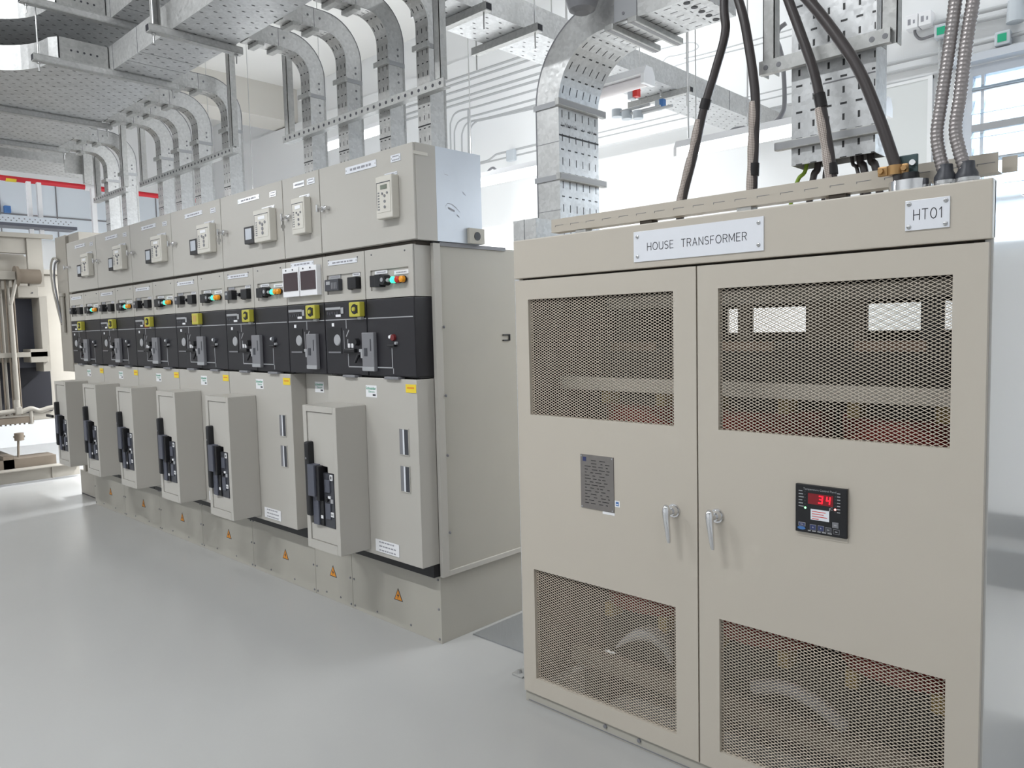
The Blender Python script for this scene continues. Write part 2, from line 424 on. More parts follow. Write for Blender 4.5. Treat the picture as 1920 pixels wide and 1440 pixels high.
def relay(parent, x0, x1, z0, z1, lcd):
    b = B('ivory'); w = x1 - x0; h = z1 - z0
    b.box(x0, x1, -.045, 0, z0, z1, bev=.006)
    b.box(x0 + .08 * w, x1 - .08 * w, -.047, -.044, z0 + .14 * h, z1 - .16 * h, 'ivory'); b.box(x0 + .08 * w, x1 - .08 * w, -.0475, -.046, z1 - .17 * h, z1 - .15 * h, 'dkgrey'); b.box(x0 + .08 * w, x0 + .1 * w, -.0475, -.046, z0 + .2 * h, z1 - .16 * h, 'dkgrey')
    r = b.obj('protection_relay', parent)
    bx('relay_screen', r, 'lcd' if lcd else 'white', x0 + .34 * w, x0 + .74 * w, -.049, -.0468, z1 - .32 * h, z1 - .22 * h)
    b = B('mgrey')
    for k in range(7): b.box(x0 + .17 * w, x0 + .25 * w, -.049, -.0468, z0 + (.2 + .065 * k) * h, z0 + (.23 + .065 * k) * h)
    for k in range(3): b.cyl((x0 + .58 * w, -.0468, z0 + (.26 + .13 * k) * h), (x0 + .58 * w, -.05, z0 + (.26 + .13 * k) * h), .055 * w, seg=10)
    b.cyl((x0 + .44 * w, -.0468, z0 + .58 * h), (x0 + .44 * w, -.05, z0 + .58 * h), .045 * w, seg=10); b.cyl((x0 + .74 * w, -.0468, z0 + .58 * h), (x0 + .74 * w, -.05, z0 + .58 * h), .045 * w, seg=10)
    b.obj('relay_buttons', r)
    plate_with_print('relay_label', parent, x0 + .15 * w, x1 - .08 * w, z1 + .004, z1 + .018, 0, seed=3)
    return r

def door_lock(parent, x, z, keyed):
    b = B('chrome'); b.cyl((x, 0, z), (x, -.012, z), .016, .015, 16); b.cyl((x, -.012, z), (x, -.03, z), .009, .009, 12)
    b.box(x - .006, x + .006, -.045, -.028, z - .02, z + .02, bev=.003)
    b.cyl((x + .05, 0, z), (x + .05, -.028, z), .010, .012, 12); b.cyl((x + .05, -.028, z), (x + .05, -.034, z), .012, .006, 12)
    lk = b.obj('door_lock', parent)
    if keyed:
        k = B('satin'); k.box(x + .001, x + .004, -.042, -.03, z - .075, z - .02); k.cyl((x + .0025, -.036, z - .05), (x + .0055, -.036, z - .05), .013, seg=12)
        k.obj('key', lk)

def indicator(parent, x, z, m, name, r=.0135):
    b = B('blk'); b.cyl((x, 0, z), (x, -.007, z), r * 1.1, r * 1.1, 14)
    b.cyl((x, -.007, z), (x, -.024, z), r, r * .95, 14, m); b.cyl((x, -.024, z), (x, -.029, z), r * .95, r * .5, 14, m)
    b.obj(name, parent)

def warning_sign(parent, x, y, z, s=.072):
    b = B('ink'); b.prism([(x - s / 2, z), (x + s / 2, z), (x, z + s * .92)], 'y', y - .0012, y)
    k = .80; zc = z + s * .3
    tri = [(x + (px - x) * k, zc + (pz - zc) * k) for px, pz in ((x - s / 2, z), (x + s / 2, z), (x, z + s * .92))]
    b.prism(tri, 'y', y - .002, y - .0012, 'orange')
    b.prism([(x + .004, z + .6 * s), (x - .009, z + .33 * s), (x - .001, z + .33 * s), (x - .005, z + .1 * s), (x + .009, z + .42 * s), (x + .001, z + .42 * s)], 'y', y - .0026, y - .002, 'ink')
    b.obj('warning_sign', parent)

def brand_sticker(parent, x, y, z):
    b = B('white'); b.box(x - .045, x + .045, y - .001, y, z - .03, z + .03); b.box(x + .012, x + .036, y - .0016, y - .001, z - .022, z - .013, 'ink')
    st = b.obj('brand_sticker', parent)
    text_mesh('brand_name', 'Schneider', .021, 'stgreen', st, x - .002, y - .0018, z + .015, bold=True)
    text_mesh('brand_name', 'Electric', .017, 'stgreen', st, x + .004, y - .0018, z - .002)

def lower_door_bits(u, w):
    # yellow sticker, notice, slots
    b = B('yellow'); b.box(w - .083, w - .006, -.0012, 0, 1.243, 1.283); b.box(w - .072, w - .020, -.0018, -.0012, 1.262, 1.270, 'orange')
    b.obj('yellow_sticker', u)
    plate_with_print('notice_sticker', u, w - .366, w - .176, .425, .487, 0, 3, 'white', 'greyink', False, 8)

def housing(u, dx, variant):
    """breaker operating box bolted on the lower door"""
    x0, x1, y0, z0, z1 = .036, .338, -.18, .425, 1.168
    b = B('beige')
    bo = [(x0, z0), (x1, z0), (x1, z1), (x0, z1)]
    i0, i1, j0, j1 = x0 + .033, x1 - .030, z0 + .045, z1 - .030
    b.box(x0, i0, y0, 0, z0, z1, bev=.003); b.box(i1, x1, y0, 0, z0, z1, bev=.003)
    b.box(i0, i1, y0, 0, z0, j0); b.box(i0, i1, y0, 0, j1, z1)
    b.box(i0, i1, y0 + .03, 0, j0, j1, 'dark')
    h = b.obj('breaker_housing', u)
    # front sheet, in two pieces round the mechanism cutout
    fy = y0 + .006; b = B('beige')
    b.box(i0 + .004, i1 - .003, fy, fy + .012, .865, j1 - .003)
    b.box(x0 + .205, i1 - .003, fy, fy + .012, .835, .865)
    b.box(i0 + .004, i1 - .003, fy, fy + .012, j0 + .003, .555)
    b.box(i1 - .014, i1 - .003, fy, fy + .012, .555, .835)
    b.obj('front_sheet', h)
    b = B('blk'); b.box(i0 + .008, i0 + .050, y0 - .028, y0 + .02, .60, .985, bev=.012); b.cyl((i0 + .03, y0 - .029, .90), (i0 + .03, y0 - .031, .90), .006, seg=8, m='mgrey')
    hd = b.obj('charging_handle', h)
    if variant == 'out':
        k = B('blk'); k.box(i0 - .155, i0 + .012, y0 - .05, y0 - .03, .845, .868, bev=.005); k.obj('handle_lever', h)
    b = B('slate'); b.box(i0 + .045, i0 + .105, y0 - .035, y0 + .02, .71, .872, bev=.004); b.box(i0 + .105, i0 + .134, y0 - .025, y0 + .02, .69, .868, 'blk', bev=.004)
    b.box(i0 + .05, i0 + .10, y0 - .012, y0 + .02, .56, .71, 'slate', bev=.003); b.box(i0 + .10, i0 + .135, y0 - .004, y0 + .02, .56, .69, 'blk')
    b.obj('mechanism_block', h)
    b = B('dkgrey'); xr = i1 - .017
    b.box(i0 + .135, xr, y0 + .003, y0 + .02, .557, .832); b.box(i0 + .15, xr - .028, y0 - .004, y0 + .004, .735, .80, 'slate', bev=.003); b.box(i0 + .15, xr - .028, y0 - .004, y0 + .004, .60, .68, 'slate', bev=.003)
    b.cyl((i0 + .165, y0 + .003, .70), (i0 + .165, y0 - .008, .70), .013, seg=12, m='blk')
    b.box(i0 + .175, i0 + .195, y0 - .002, y0 + .003, .706, .718, 'white'); b.box(xr - .026, xr - .006, y0 - .001, y0 + .003, .684, .704, 'lgrey')
    b.box(xr - .030, xr - .004, y0 - .001, y0 + .003, .615, .638, 'white'); b.box(xr - .027, xr - .007, y0 - .0015, y0 - .001, .621, .632, 'lgrey')
    b.box(i0 + .112, i0 + .130, y0 - .006, y0, .597, .613, 'white'); b.box(xr - .026, xr - .004, y0 - .001, y0 + .003, .800, .828, 'white'); b.box(xr - .020, xr - .010, y0 - .0015, y0 - .001, .806, .822, 'blk')
    b.obj('breaker_front', h)

def mimic(u, w, single, key_turned, tagred):
    """black mimic panels with the one-line diagram"""
    z0, z1 = 1.318, 1.694; h2 = w if single else .375
    bx('mimic_panel', u, 'black', .003, h2 - .003, 0, .112, z0, z1, bev=.004)
    if not single:
        bx('mimic_panel', u, 'black', h2 + .003, w - .002, 0, .112, z0, z1, bev=.004)
    b = B('lgrey'); y = -.0012
    def ln(xa, za, xb, zb, t=.005): b.box(min(xa, xb) - (t / 2 if xa == xb else 0), max(xa, xb) + (t / 2 if xa == xb else 0), y, 0, min(za, zb) - (t / 2 if za == zb else 0), max(za, zb) + (t / 2 if za == zb else 0))
    ln(.008, 1.602, h2 - .004, 1.602)
    if not single: ln(h2 + .012, 1.602, w - .012, 1.602)
    ln(.196, 1.602, .196, 1.555); ln(.205, 1.50, .205, 1.46); ln(.172, 1.545, .172, 1.44, .003)
    b.faces([(.190, y, 1.515), (.196, y, 1.512), (.222, y, 1.545), (.216, y, 1.549)], [(0, 1, 2, 3)])
    if single:
        ln(.20, 1.44, .20, 1.37)
        for zc in (1.40, 1.37): b.cyl((.205, -.001, zc), (.205, -.002, zc), .014, .014, 16)
        for zc in (1.40, 1.37): b.cyl((.205, -.002, zc), (.205, -.0024, zc), .010, .010, 16, 'black')
    else:
        ln(.205, 1.425, .205, 1.362); ln(.205, 1.362, .572, 1.356); ln(.572, 1.356, .572, 1.455); ln(.578, 1.356, .578, 1.33)
    b.obj('mimic_line', u)
    # legend, inspection window, rocker plate
    b = B('lgrey'); b.box(.012, .150, -.0015, 0, 1.655, 1.668); b.box(.155, .178, -.004, 0, 1.632, 1.664, bev=.003); b.box(.105, .150, -.0015, 0, 1.617, 1.629, 'white')
    for k in range(5): b.cyl((.03 + .022 * k, 0, 1.638 - .004 * (k % 2)), (.03 + .022 * k, -.0015, 1.638 - .004 * (k % 2)), .008, .008, 10, 'dkgrey')
    b.obj('legend_strip', u)
    b = B('blk'); b.box(.022, .150, -.002, 0, 1.425, 1.56); b.box(.03, .142, -.004, 0, 1.428, 1.436, 'mgrey')
    wn = b.obj('viewing_window', u)
    b = B('lgrey'); b.cyl((.112, -.002, 1.496), (.112, -.006, 1.496), .030, .026, 18); wd = b.obj('window_disc', wn)
    b = B('white'); b.box(.068, .088, -.003, 0, 1.568, 1.585); b.obj('white_tag', u)
    if not single:
        b = B('white')
        for x in (.222, .252): b.box(x - .008, x + .008, -.008, 0, 1.455, 1.478, bev=.002)
        b.obj('position_marker', u)
        b = B('blk'); b.box(.19, .285, -.02, 0, 1.432, 1.452, bev=.004); b.cyl((.292, 0, 1.485), (.292, -.02, 1.485), .020, .016, 14); b.cyl((.30, -.005, 1.42), (.29, -.02, 1.38), .008, .006, 10)
        b.obj('selector_lever', u)
    xs = .355 if not single else .215
    b = B('mgrey'); b.box(xs, xs + .098, -.022, 0, 1.340, 1.532, bev=.004); b.box(xs + .07, xs + .077, -.0235, -.02, 1.44, 1.50, 'dkgrey'); b.box(xs + .02, xs + .045, -.0235, -.02, 1.415, 1.455, 'dkgrey'); b.box(xs - .03, xs + .004, -.018, 0, 1.435, 1.45, 'lgrey'); b.box(xs - .018, xs + .002, -.018, 0, 1.405, 1.436, 'lgrey'); b.box(xs, xs + .098, -.0235, -.02, 1.342, 1.362, 'lgrey')
    b.obj('handle_cover', u)
    # yellow interlock key holder
    xk = .272 if not single else .24
    if key_turned: xk += .055
    b = B('ykey')
    b.box(xk, xk + .092, -.034, 0, 1.612, 1.686, bev=.006)
    if not key_turned:
        b.cyl((xk + .048, -.034, 1.65), (xk + .048, -.037, 1.65), .026, .024, 18, 'blk'); b.cyl((xk + .05, -.037, 1.65), (xk + .05, -.044, 1.65), .012, .010, 12, 'ykey'); b.box(xk + .068, xk + .076, -.038, -.034, 1.63, 1.67, 'blk')
    else:
        b.cyl((xk - .03, 0, 1.65), (xk - .03, -.03, 1.65), .026, .022, 16, 'blk'); b.box(xk + .02, xk + .07, -.0355, -.034, 1.63, 1.67, 'ins')
    yk = b.obj('interlock_key', u)
    b = B('lgrey'); b.box(xk + .05, xk + .082, -.02, 0, 1.598, 1.613, bev=.003); b.obj('key_tag', yk)
    if tagred:
        b = B('red'); b.box(xk - .075, xk + .0, -.006, 0, 1.61, 1.648, bev=.002); b.obj('red_tag', u)
    if not single:
        b = B('white'); b.cyl((.570, 0, 1.508), (.570, -.014, 1.508), .012, .008, 14); b.obj('position_lamp', u)
        b = B('dred' if tagred is None else 'dkgrey'); b.cyl((.590, 0, 1.505), (.590, -.012, 1.505), .017, .015, 14); b.obj('position_lamp', u)
        b = B('blk'); b.box(.552, .605, -.016, 0, 1.462, 1.472, bev=.003); b.cyl((.612, 0, 1.478), (.612, -.012, 1.478), .008, .007, 10, 'lgrey'); b.obj('earthing_slot', u)

def control_panels(u, w, single, meter, lampset):
    z0, z1 = 1.697, 1.936
    h2 = w if single else .375
    def panel(x0, x1, rx0, rx1, rz0, rz1):
        b = B('beige')
        b.box(x0, x1, 0.008, .112, z0, z1)
        b.box(x0, rx0, 0, .01, z0, z1); b.box(rx1, x1, 0, .01, z0, z1); b.box(rx0, rx1, 0, .01, z0, rz0); b.box(rx0, rx1, 0, .01, rz1, z1)
        for x in (x0 + .055, x1 - .055): screw(b, x, 0, z1 - .025, .004, 'mgrey')
        return b.obj('control_panel', u)
    if single:
        bx('control_panel', u, 'beige', .003, w - .003, 0, .112, z0, z1, bev=.003)
        plate_with_print('name_plate', u, .06, .29, 1.902, 1.925, 0, seed=5)
        for k in range(2):
            x0 = .012 + k * .178
            b = B('white'); b.box(x0, x0 + .168, -.03, 0, 1.738, 1.898, bev=.003)
            for q in (.04, .11): b.cyl((x0 + q, -.03, 1.885), (x0 + q, -.032, 1.885), .005, .005, 8, 'ink')
            mt = b.obj('ammeter', u)
            bx('ammeter_glass', mt, 'glass', x0 + .014, x0 + .160, -.033, -.029, 1.770, 1.870)
        return
    panel(.003, h2 - .003, .035, h2 - .035, 1.735, 1.835)
    plate_with_print('name_plate', u, .055, .315, 1.885, 1.908, 0, seed=6)
    if meter == 'wide':
        b = B('dkgrey'); b.box(.038, .165, -.018, .008, 1.752, 1.812, bev=.003); b.box(.055, .09, -.020, -.017, 1.785, 1.802, 'lgrey')
        for k in range(4): b.box(.10 + .014 * k, .108 + .014 * k, -.0195, -.017, 1.762, 1.795, 'mgrey')
        b.obj('voltage_indicator', u)
        plate_with_print('device_label', u, .052, .155, 1.815, 1.835, .007, 1, 'lgrey', 'greyink', False, 1)
    else:
        b = B('dkgrey'); b.box(.035, .10, -.02, .008, 1.758, 1.81, bev=.003); b.box(.10, .145, -.028, .008, 1.755, 1.812, 'blk', bev=.003); b.box(.05, .075, -.022, -.019, 1.785, 1.80, 'lgrey')
        b.obj('voltage_indicator', u)
        plate_with_print('device_label', u, .05, .125, 1.818, 1.838, .007, 1, 'lgrey', 'greyink', False, 1)
        b = B('lgrey'); b.cyl((.175, .008, 1.785), (.175, -.005, 1.785), .010, .010, 12); b.cyl((.175, -.005, 1.785), (.225, -.012, 1.78), .008, .012, 12, 'blk'); b.obj('lamp_lead', u)
    b = B('blk'); b.box(.255, .33, -.026, .008, 1.752, 1.812, bev=.004); b.box(.242, .262, -.01, .005, 1.75, 1.757)
    b.obj('selector_switch', u)
    plate_with_print('device_label', u, .262, .325, 1.817, 1.835, .007, 1, 'white', 'greyink', False, 2)
    panel(h2 + .003, w - .002, h2 + .045, w - .035, 1.735, 1.835)
    o = h2
    b = B('blk'); b.box(o + .068, o + .11, -.024, .008, 1.752, 1.808, bev=.003); b.box(o + .112, o + .155, -.03, .008, 1.750, 1.81, bev=.004)
    b.cyl((o + .172, .008, 1.782), (o + .172, -.03, 1.782), .027, .025, 16); b.cyl((o + .172, -.03, 1.782), (o + .172, -.032, 1.782), .011, .010, 12, 'lgrey')
    b.obj('control_switch', u)
    plate_with_print('device_label', u, o + .075, o + .175, 1.814, 1.830, .007, 1, 'white', 'greyink', False, 4)
    indicator(u, o + .208, 1.778, 'lgrey', 'push_button', .010)
    for k, mk in enumerate(lampset):
        indicator(u, o + .243 + k * .0335, 1.778, mk, {'lgreen': 'green_lamp', 'lred': 'red_lamp', 'lamber': 'amber_lamp'}[mk], .016)
    plate_with_print('device_label', u, o + .228, o + .335, 1.803, 1.822, .007, 1, 'white', 'greyink', False, 7)

def unit(x0, w, label, single=False, last=False, key_turned=False, tagred=False, meter='lead', relay_right=True, handle='in', lamps=('lgreen', 'lamber', 'lamber'), keyed=False, slots=True):
    u = thing('switchgear_cubicle', label, 'switchgear cubicle', (x0, 0, 0), 'metal switchgear cubicles in the row')
    D = 1.06
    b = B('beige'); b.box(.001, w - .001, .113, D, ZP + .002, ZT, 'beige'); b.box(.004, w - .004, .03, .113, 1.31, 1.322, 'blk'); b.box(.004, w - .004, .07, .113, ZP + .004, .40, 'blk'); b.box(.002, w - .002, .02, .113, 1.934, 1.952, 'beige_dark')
    b.obj('cabinet_body', u)
    # plinth with its panel screws and warning triangle
    b = B('beige2'); b.box(.0012, w - .0012, .107, D, 0, ZP, bev=.0015)
    for x in (.018, w - .018):
        for z in (.02, .17, .318): screw(b, x, .107, z, .0065, 'mgrey')
    for x in (w * .3, w * .68): screw(b, x, .107, .035, .006, 'mgrey')
    b.obj('plinth', u)
    warning_sign(u, w * .55 if not single else w * .5, .107, .140)
    # low-voltage compartment
    bx('wireway_box', u, 'galvside', .002, w - .001 + (.028 if last else 0), .133, .427, ZL0, ZL1)
    b = B('beige'); xr = w - .0015 + (.028 if last else 0)
    b.box(.0015, xr, .012, .1335, ZL0, ZL1); b.box(.003, xr - .002, 0, .0125, ZL0 + .002, ZL1 - .001, bev=.003)
    b.obj('control_box_door', u)
    if single:
        plate_with_print('name_plate', u, .124, .232, 2.328, 2.358, 0, seed=11); plate_with_print('name_plate', u, .262, .335, 2.328, 2.358, 0, 2, seed=12)
        relay(u, .160, .290, 2.07, 2.262, False); door_lock(u, .05, 2.178, True)
    elif last:
        plate_with_print('name_plate', u, .245, .500, 2.327, 2.360, 0, seed=13); plate_with_print('name_plate', u, .615, .687, 2.325, 2.357, 0, 2, seed=14)
        relay(u, .545, .668, 2.065, 2.262, True); door_lock(u, .032, 2.182, False)
    else:
        plate_with_print('name_plate', u, .235, .495, 2.325, 2.352, 0, seed=15); plate_with_print('name_plate', u, .615, .685, 2.315, 2.345, 0, 2, seed=16)
        relay(u, .49, .675, 2.066, 2.25, False); door_lock(u, .03, 2.176, keyed)
        b = B('blk'); b.box(.345, .460, -.03, 0, 2.072, 2.172, bev=.003)
        pm = b.obj('panel_meter', u); bx('meter_screen', pm, 'screen', .365, .438, -.0325, -.029, 2.096, 2.160)
    control_panels(u, w, single, meter, lamps)
    mimic(u, w, single, key_turned, tagred)
    if single:
        bx('lower_panel', u, 'beige', .003, w - .003, .098, .1135, .345, 1.308)
        brand_sticker(u, .14, .098, 1.23)
    else:
        b = B('beige'); b.box(.004, w - .002, .001, .108, .402, 1.306, bev=.003); b.obj('lower_door', u)
        for x in (.222, .575):
            b = B('mgrey'); b.box(x - .055, x + .055, -.016, .03, 1.303, 1.317, bev=.004); b.obj('door_hinge', u)
        brand_sticker(u, .39, .001, 1.238); lower_door_bits(u, w)
        for za, zb in ((.942, 1.065), (.762, .885)):
            b = B('beige'); X0, X1 = w - .142, w - .075
            b.box(X0, X1, -.003, .002, za - .004, za); b.box(X0, X1, -.003, .002, zb, zb + .004); b.box(X0 - .004, X0, -.003, .002, za - .004, zb + .004); b.box(X1, X1 + .004, -.003, .002, za - .004, zb + .004)
            b.box(X0, X0 + .022, -.002, .001, za, zb, 'mgrey'); b.box(X0 + .022, X0 + .036, -.001, .001, za, zb, 'plate'); b.box(X0 + .036, X1, -.002, .001, za, zb, 'dkgrey')
            b.obj('inspection_window', u)
        housing(u, 0, handle)
    if last:
        b = B('beige'); b.box(w, w + .012, .15, D, ZP + .01, ZT - .01, 'beige2'); b.box(w, w + .022, .107, .15, ZP, ZT, bev=.002); b.box(w, w + .022, .15, D, ZP, ZP + .025, bev=.002)
        for z in (.55, .93, 1.22, 1.55): screw(b, w + .024, .158, z, .008, 'mgrey')
        b.obj('side_panel', u)
        b = B('greyink'); xs = w + .0275 + .0008
        def scuff(pts, t=.0022):
            for (ya, za), (yb, zb) in zip(pts, pts[1:]):
                b.faces([(xs, ya, za), (xs, yb, zb), (xs, yb, zb + t), (xs, ya, za + t)], [(0, 1, 2, 3)])
        scuff([(.185, 2.12), (.20, 2.135), (.225, 2.135), (.255, 2.12), (.28, 2.10)]); scuff([(.185, 2.12), (.19, 2.105)]); scuff([(.205, 2.112), (.225, 2.106), (.245, 2.10)], .008); scuff([(.26, 2.085), (.275, 2.075)], .005); scuff([(.18, 2.29), (.185, 2.27), (.21, 2.268)], .0015); scuff([(.30, 2.20), (.32, 2.185)], .003)
        b.obj('scuff_marks', u)
        bx('roof_edge', u, 'mgrey', w - .01, w + .02, .15, .60, ZT - .012, ZT + .006)
        b = B('beige2'); b.box(w + .0285, w + .045, .322, .427, 1.955, 2.03, bev=.002); b.cyl((w + .045, .376, 1.992), (w + .047, .376, 1.992), .021, .021, 18, 'blk'); b.obj('gland_box', u)
        bx('tape_strip', u, 'ivory', w + .0275, w + .0285, .0, .085, 2.34, 2.355)
        b = B('blk'); b.box(w + .012, w + .018, .57, .62, 1.50, 1.506); b.box(w + .012, w + .018, .57, .62, 1.472, 1.478); b.box(w + .012, w + .018, .617, .623, 1.472, 1.506); b.obj('clip_bracket', u)
    if not last: pass
    return u

ux = [-4.875, -4.125, -3.375, -2.625, -1.875, -1.125, -.75]
unit(ux[0], .75, 'farthest beige switchgear cubicle at the left end of the row, beside the oil transformer', handle='out')
unit(ux[1], .75, 'second beige switchgear cubicle from the left end of the row, next to the farthest one')
unit(ux[2], .75, 'third beige switchgear cubicle from the left end, with a red tag beside its yellow key', tagred=True)
unit(ux[3], .75, 'fourth beige switchgear cubicle from the left end, its yellow key block turned sideways', key_turned=True)
unit(ux[4], .75, 'fifth beige switchgear cubicle from the left, just left of the narrow two-ammeter cubicle', keyed=True)
unit(ux[5], .375, 'narrow beige switchgear cubicle with two square white framed ammeters and a flat lower panel', single=True, keyed=True)
unit(ux[6], .75, 'nearest beige switchgear cubicle at the right end of the row, its grey side panel showing', last=True, tagred=None, meter='wide', lamps=('lgreen', 'lred', 'lamber'))

# ------------------------------------------------------------------ house transformer enclosure
TX0, TX1, TY, TD, TZ, ZH = .683, 2.318, -.047, 1.12, 1.879, 1.7254
en = thing('transformer_enclosure', 'beige double-door metal transformer enclosure with four wire mesh openings and a HOUSE TRANSFORMER sign', 'transformer enclosure', (TX0, TY, 0))
Wd = TX1 - TX0; Dp = TD - TY
b = B('tbeige')
b.box(0, .02, .03, Dp, .045, TZ, 'tbeige'); b.box(.02, Wd - .02, .03, Dp, TZ - .02, TZ - .001)
b.box(.02, .32, Dp - .02, Dp, .05, TZ - .02); b.box(.32, .62, Dp - .02, Dp, .05, 1.49); b.box(.32, .62, Dp - .02, Dp, 1.602, TZ - .02); b.box(Wd - .10, Wd - .02, Dp - .02, Dp, .05, TZ - .02); b.box(.62, Wd - .10, Dp - .02, Dp, .05, 1.49); b.box(.62, Wd - .10, Dp - .02, Dp, 1.602, TZ - .02)
b.box(.02, .023, .06, Dp - .02, .05, TZ - .02, 'core_shade'); b.box(Wd - .024, Wd - .0205, .06, Dp - .02, .05, TZ - .02, 'core_shade'); b.box(.024, .32, Dp - .024, Dp - .02, .05, TZ - .02, 'core_shade'); b.box(.32, Wd - .024, Dp - .024, Dp - .02, .05, 1.49, 'core_shade'); b.box(.32, Wd - .024, Dp - .024, Dp - .02, 1.602, TZ - .02, 'core_shade'); b.box(.024, Wd - .024, .06, Dp - .024, TZ - .024, TZ - .02, 'core_shade')  # dark lining sheets added so the mesh openings look shaded inside
b.box(.0, .045, .031, .06, .045, ZH, 'tbeige'); b.box(Wd - .045, Wd - .021, .031, .06, .045, ZH)
b.box(.79, .83, .031, .05, .045, ZH, 'beige_dark'); b.box(.02, Wd - .02, .031, .05, ZH - .012, ZH + .01, 'beige_dark')
b.obj('shell', en)
bx('gloss_side_panel', en, 'tside', Wd - .02, Wd, .022, Dp, .02, TZ - .001, bev=.004)
bx('header_panel', en, 'tbeige', 0, Wd, 0, .04, ZH + .004, TZ, bev=.004)
b = B('beige2'); b.box(.004, Wd - .004, .010, .06, 0, .047, bev=.002); b.box(.02, Wd - .02, .0085, .0105, .006, .010, 'mgrey')
for x in (.41, .562, 1.2): b.cyl((x, .010, .031), (x, .004, .031), .008, .007, 10, 'mgrey')
b.obj('base_channel', en)

def expanded(x0, x1, z0, z1, y, parent, px=.0205, pz=.0103, t=.0017, d=.0016):
    b = B('mesh_lit'); k = pz / px
    for sgn in (1, -1):
        n = int(((z1 - z0) + (x1 - x0) * k) / pz) + 2
        for j in range(-1, n + 1):
            c = (z0 - (x1 - x0) * k + j * pz) if sgn > 0 else (z0 + j * pz)
            f = (lambda x: c + k * (x - x0)) if sgn > 0 else (lambda x: c - k * (x - x0))
            xa, xb = x0, x1
            for zz in (z0, z1):
                xx = x0 + (zz - c) / k if sgn > 0 else x0 + (c - zz) / k
                va, vb = f(xa), f(xb)
                if (zz == z0):
                    if va < z0: xa = max(xa, xx)
                    if vb < z0: xb = min(xb, xx)
                else:
                    if va > z1: xa = max(xa, xx)
                    if vb > z1: xb = min(xb, xx)
            if xb - xa < .002: continue
            p, q = Vector((xa, 0, f(xa))), Vector((xb, 0, f(xb))); dr = (q - p).normalized(); nn = Vector((-dr.z, 0, dr.x)) * t / 2
            yy = y + (d * .5 if sgn < 0 else 0); vs = []
            for e in (p, q):
                for s1, s2 in ((-1, 0), (1, 0), (1, 1), (-1, 1)):
                    v = e + nn * s1; vs.append((v.x, yy + d * s2, v.z))
            b.faces(vs, [(0, 1, 5, 4), (1, 2, 6, 5), (2, 3, 7, 6), (3, 0, 4, 7)])
    return b.obj('mesh_panel', parent)

def edoor(x0, x1, holes, name):
    b = B('tbeige'); z0, z1 = .049, ZH - .004; hx0, hx1 = holes[0][0], holes[0][1]
    y0, y1 = 0, .028
    b.box(x0, hx0, y0, y1, z0, z1); b.box(hx1, x1, y0, y1, z0, z1)
    zs = sorted([(h[2], h[3]) for h in holes]); za = z0
    for (p, q) in zs + [(z1, None)]:
        b.box(hx0, hx1, y0, y1, za, p); za = q
    d = b.obj(name, en)
    for h in holes: expanded(h[0] - .004, h[1] + .004, h[2] - .004, h[3] + .004, .012, d)
    return d
a0, a1, b0, b1 = .755 - TX0, 1.406 - TX0, 1.570 - TX0, 2.233 - TX0
hz = [(.1146, .569), (1.1933, 1.6459)]
xg = 1.4942 - TX0
dl = edoor(.006, xg - .0028, [(a0, a1, *h) for h in hz], 'left_door')
dr = edoor(xg + .0028, Wd - .006, [(b0, b1, *h) for h in hz], 'right_door')

def lever(x, z, d):
    b = B('chrome')
    b.cyl((x, 0, z), (x, -.006, z), .024, .023, 20); b.cyl((x, -.006, z), (x, -.02, z), .019, .014, 18); b.cyl((x, -.02, z), (x, -.045, z), .010, .010, 14)
    pts = [(x, -.044, z + .024), (x, -.050, z + .016), (x + .002, -.054, z - .008), (x + .007, -.056, z - .045), (x + .011, -.055, z - .085), (x + .0125, -.054, z - .098)]
    b.tube(spline(pts, 6), .01, 12, radii=[.008 + .0055 * math.sin(min(1, i / 9) * PI / 2) - .0085 * max(0, (i - 9)) / 21 for i in range(31)])
    o = b.obj('door_handle', d)
lever(1.404 - TX0, .905, dl); lever(1.565 - TX0, .912, dr)

def sign(name, x0, x1, z0, z1, txt, tx, tz, th, tw, stroke):
    b = B('plate'); b.box(x0, x1, -.004, 0, z0, z1, bev=.0006)
    s = b.obj(name, en)
    tot = sum(GL[c][0] for c in txt) + .28 * (len(txt) - 1); cx = tx
    for word in txt.split(' '):
        ww = sum(GL[c][0] for c in word) + .28 * (len(word) - 1)
        t = B('ink'); strokes(t, word, cx, tz, th, -.0046, stroke, width=ww * tw / tot); t.obj('lettering', s); cx += (ww + .28 * 2 + GL[' '][0]) * tw / tot
    for x in (x0 + .016 if x1 - x0 > .2 else x0 + .0095, x1 - .016 if x1 - x0 > .2 else x1 - .0095):
        for z in (z0 + .018 if x1 - x0 > .2 else z0 + .0095, z1 - .018 if x1 - x0 > .2 else z1 - .0095):
            c = B('satin'); c.cyl((x, -.004, z), (x, -.007, z), .0062, .0052, 14); c.cyl((x, -.007, z), (x, -.0085, z), .0052, .002, 14); c.box(x - .004, x + .004, -.0088, -.0084, z - .0007, z + .0007, 'ink'); c.obj('screw', s)
sign('name_sign', 1.255 - TX0, 1.724 - TX0, 1.7515, 1.854, 'HOUSE TRANSFORMER', 1.311 - TX0, 1.7875, .0245, .358, .0021)
sign('code_sign', 2.1185 - TX0, 2.2245 - TX0, 1.7675, 1.846, 'HT01', 2.1395 - TX0, 1.794, .0265, .068, .0021)
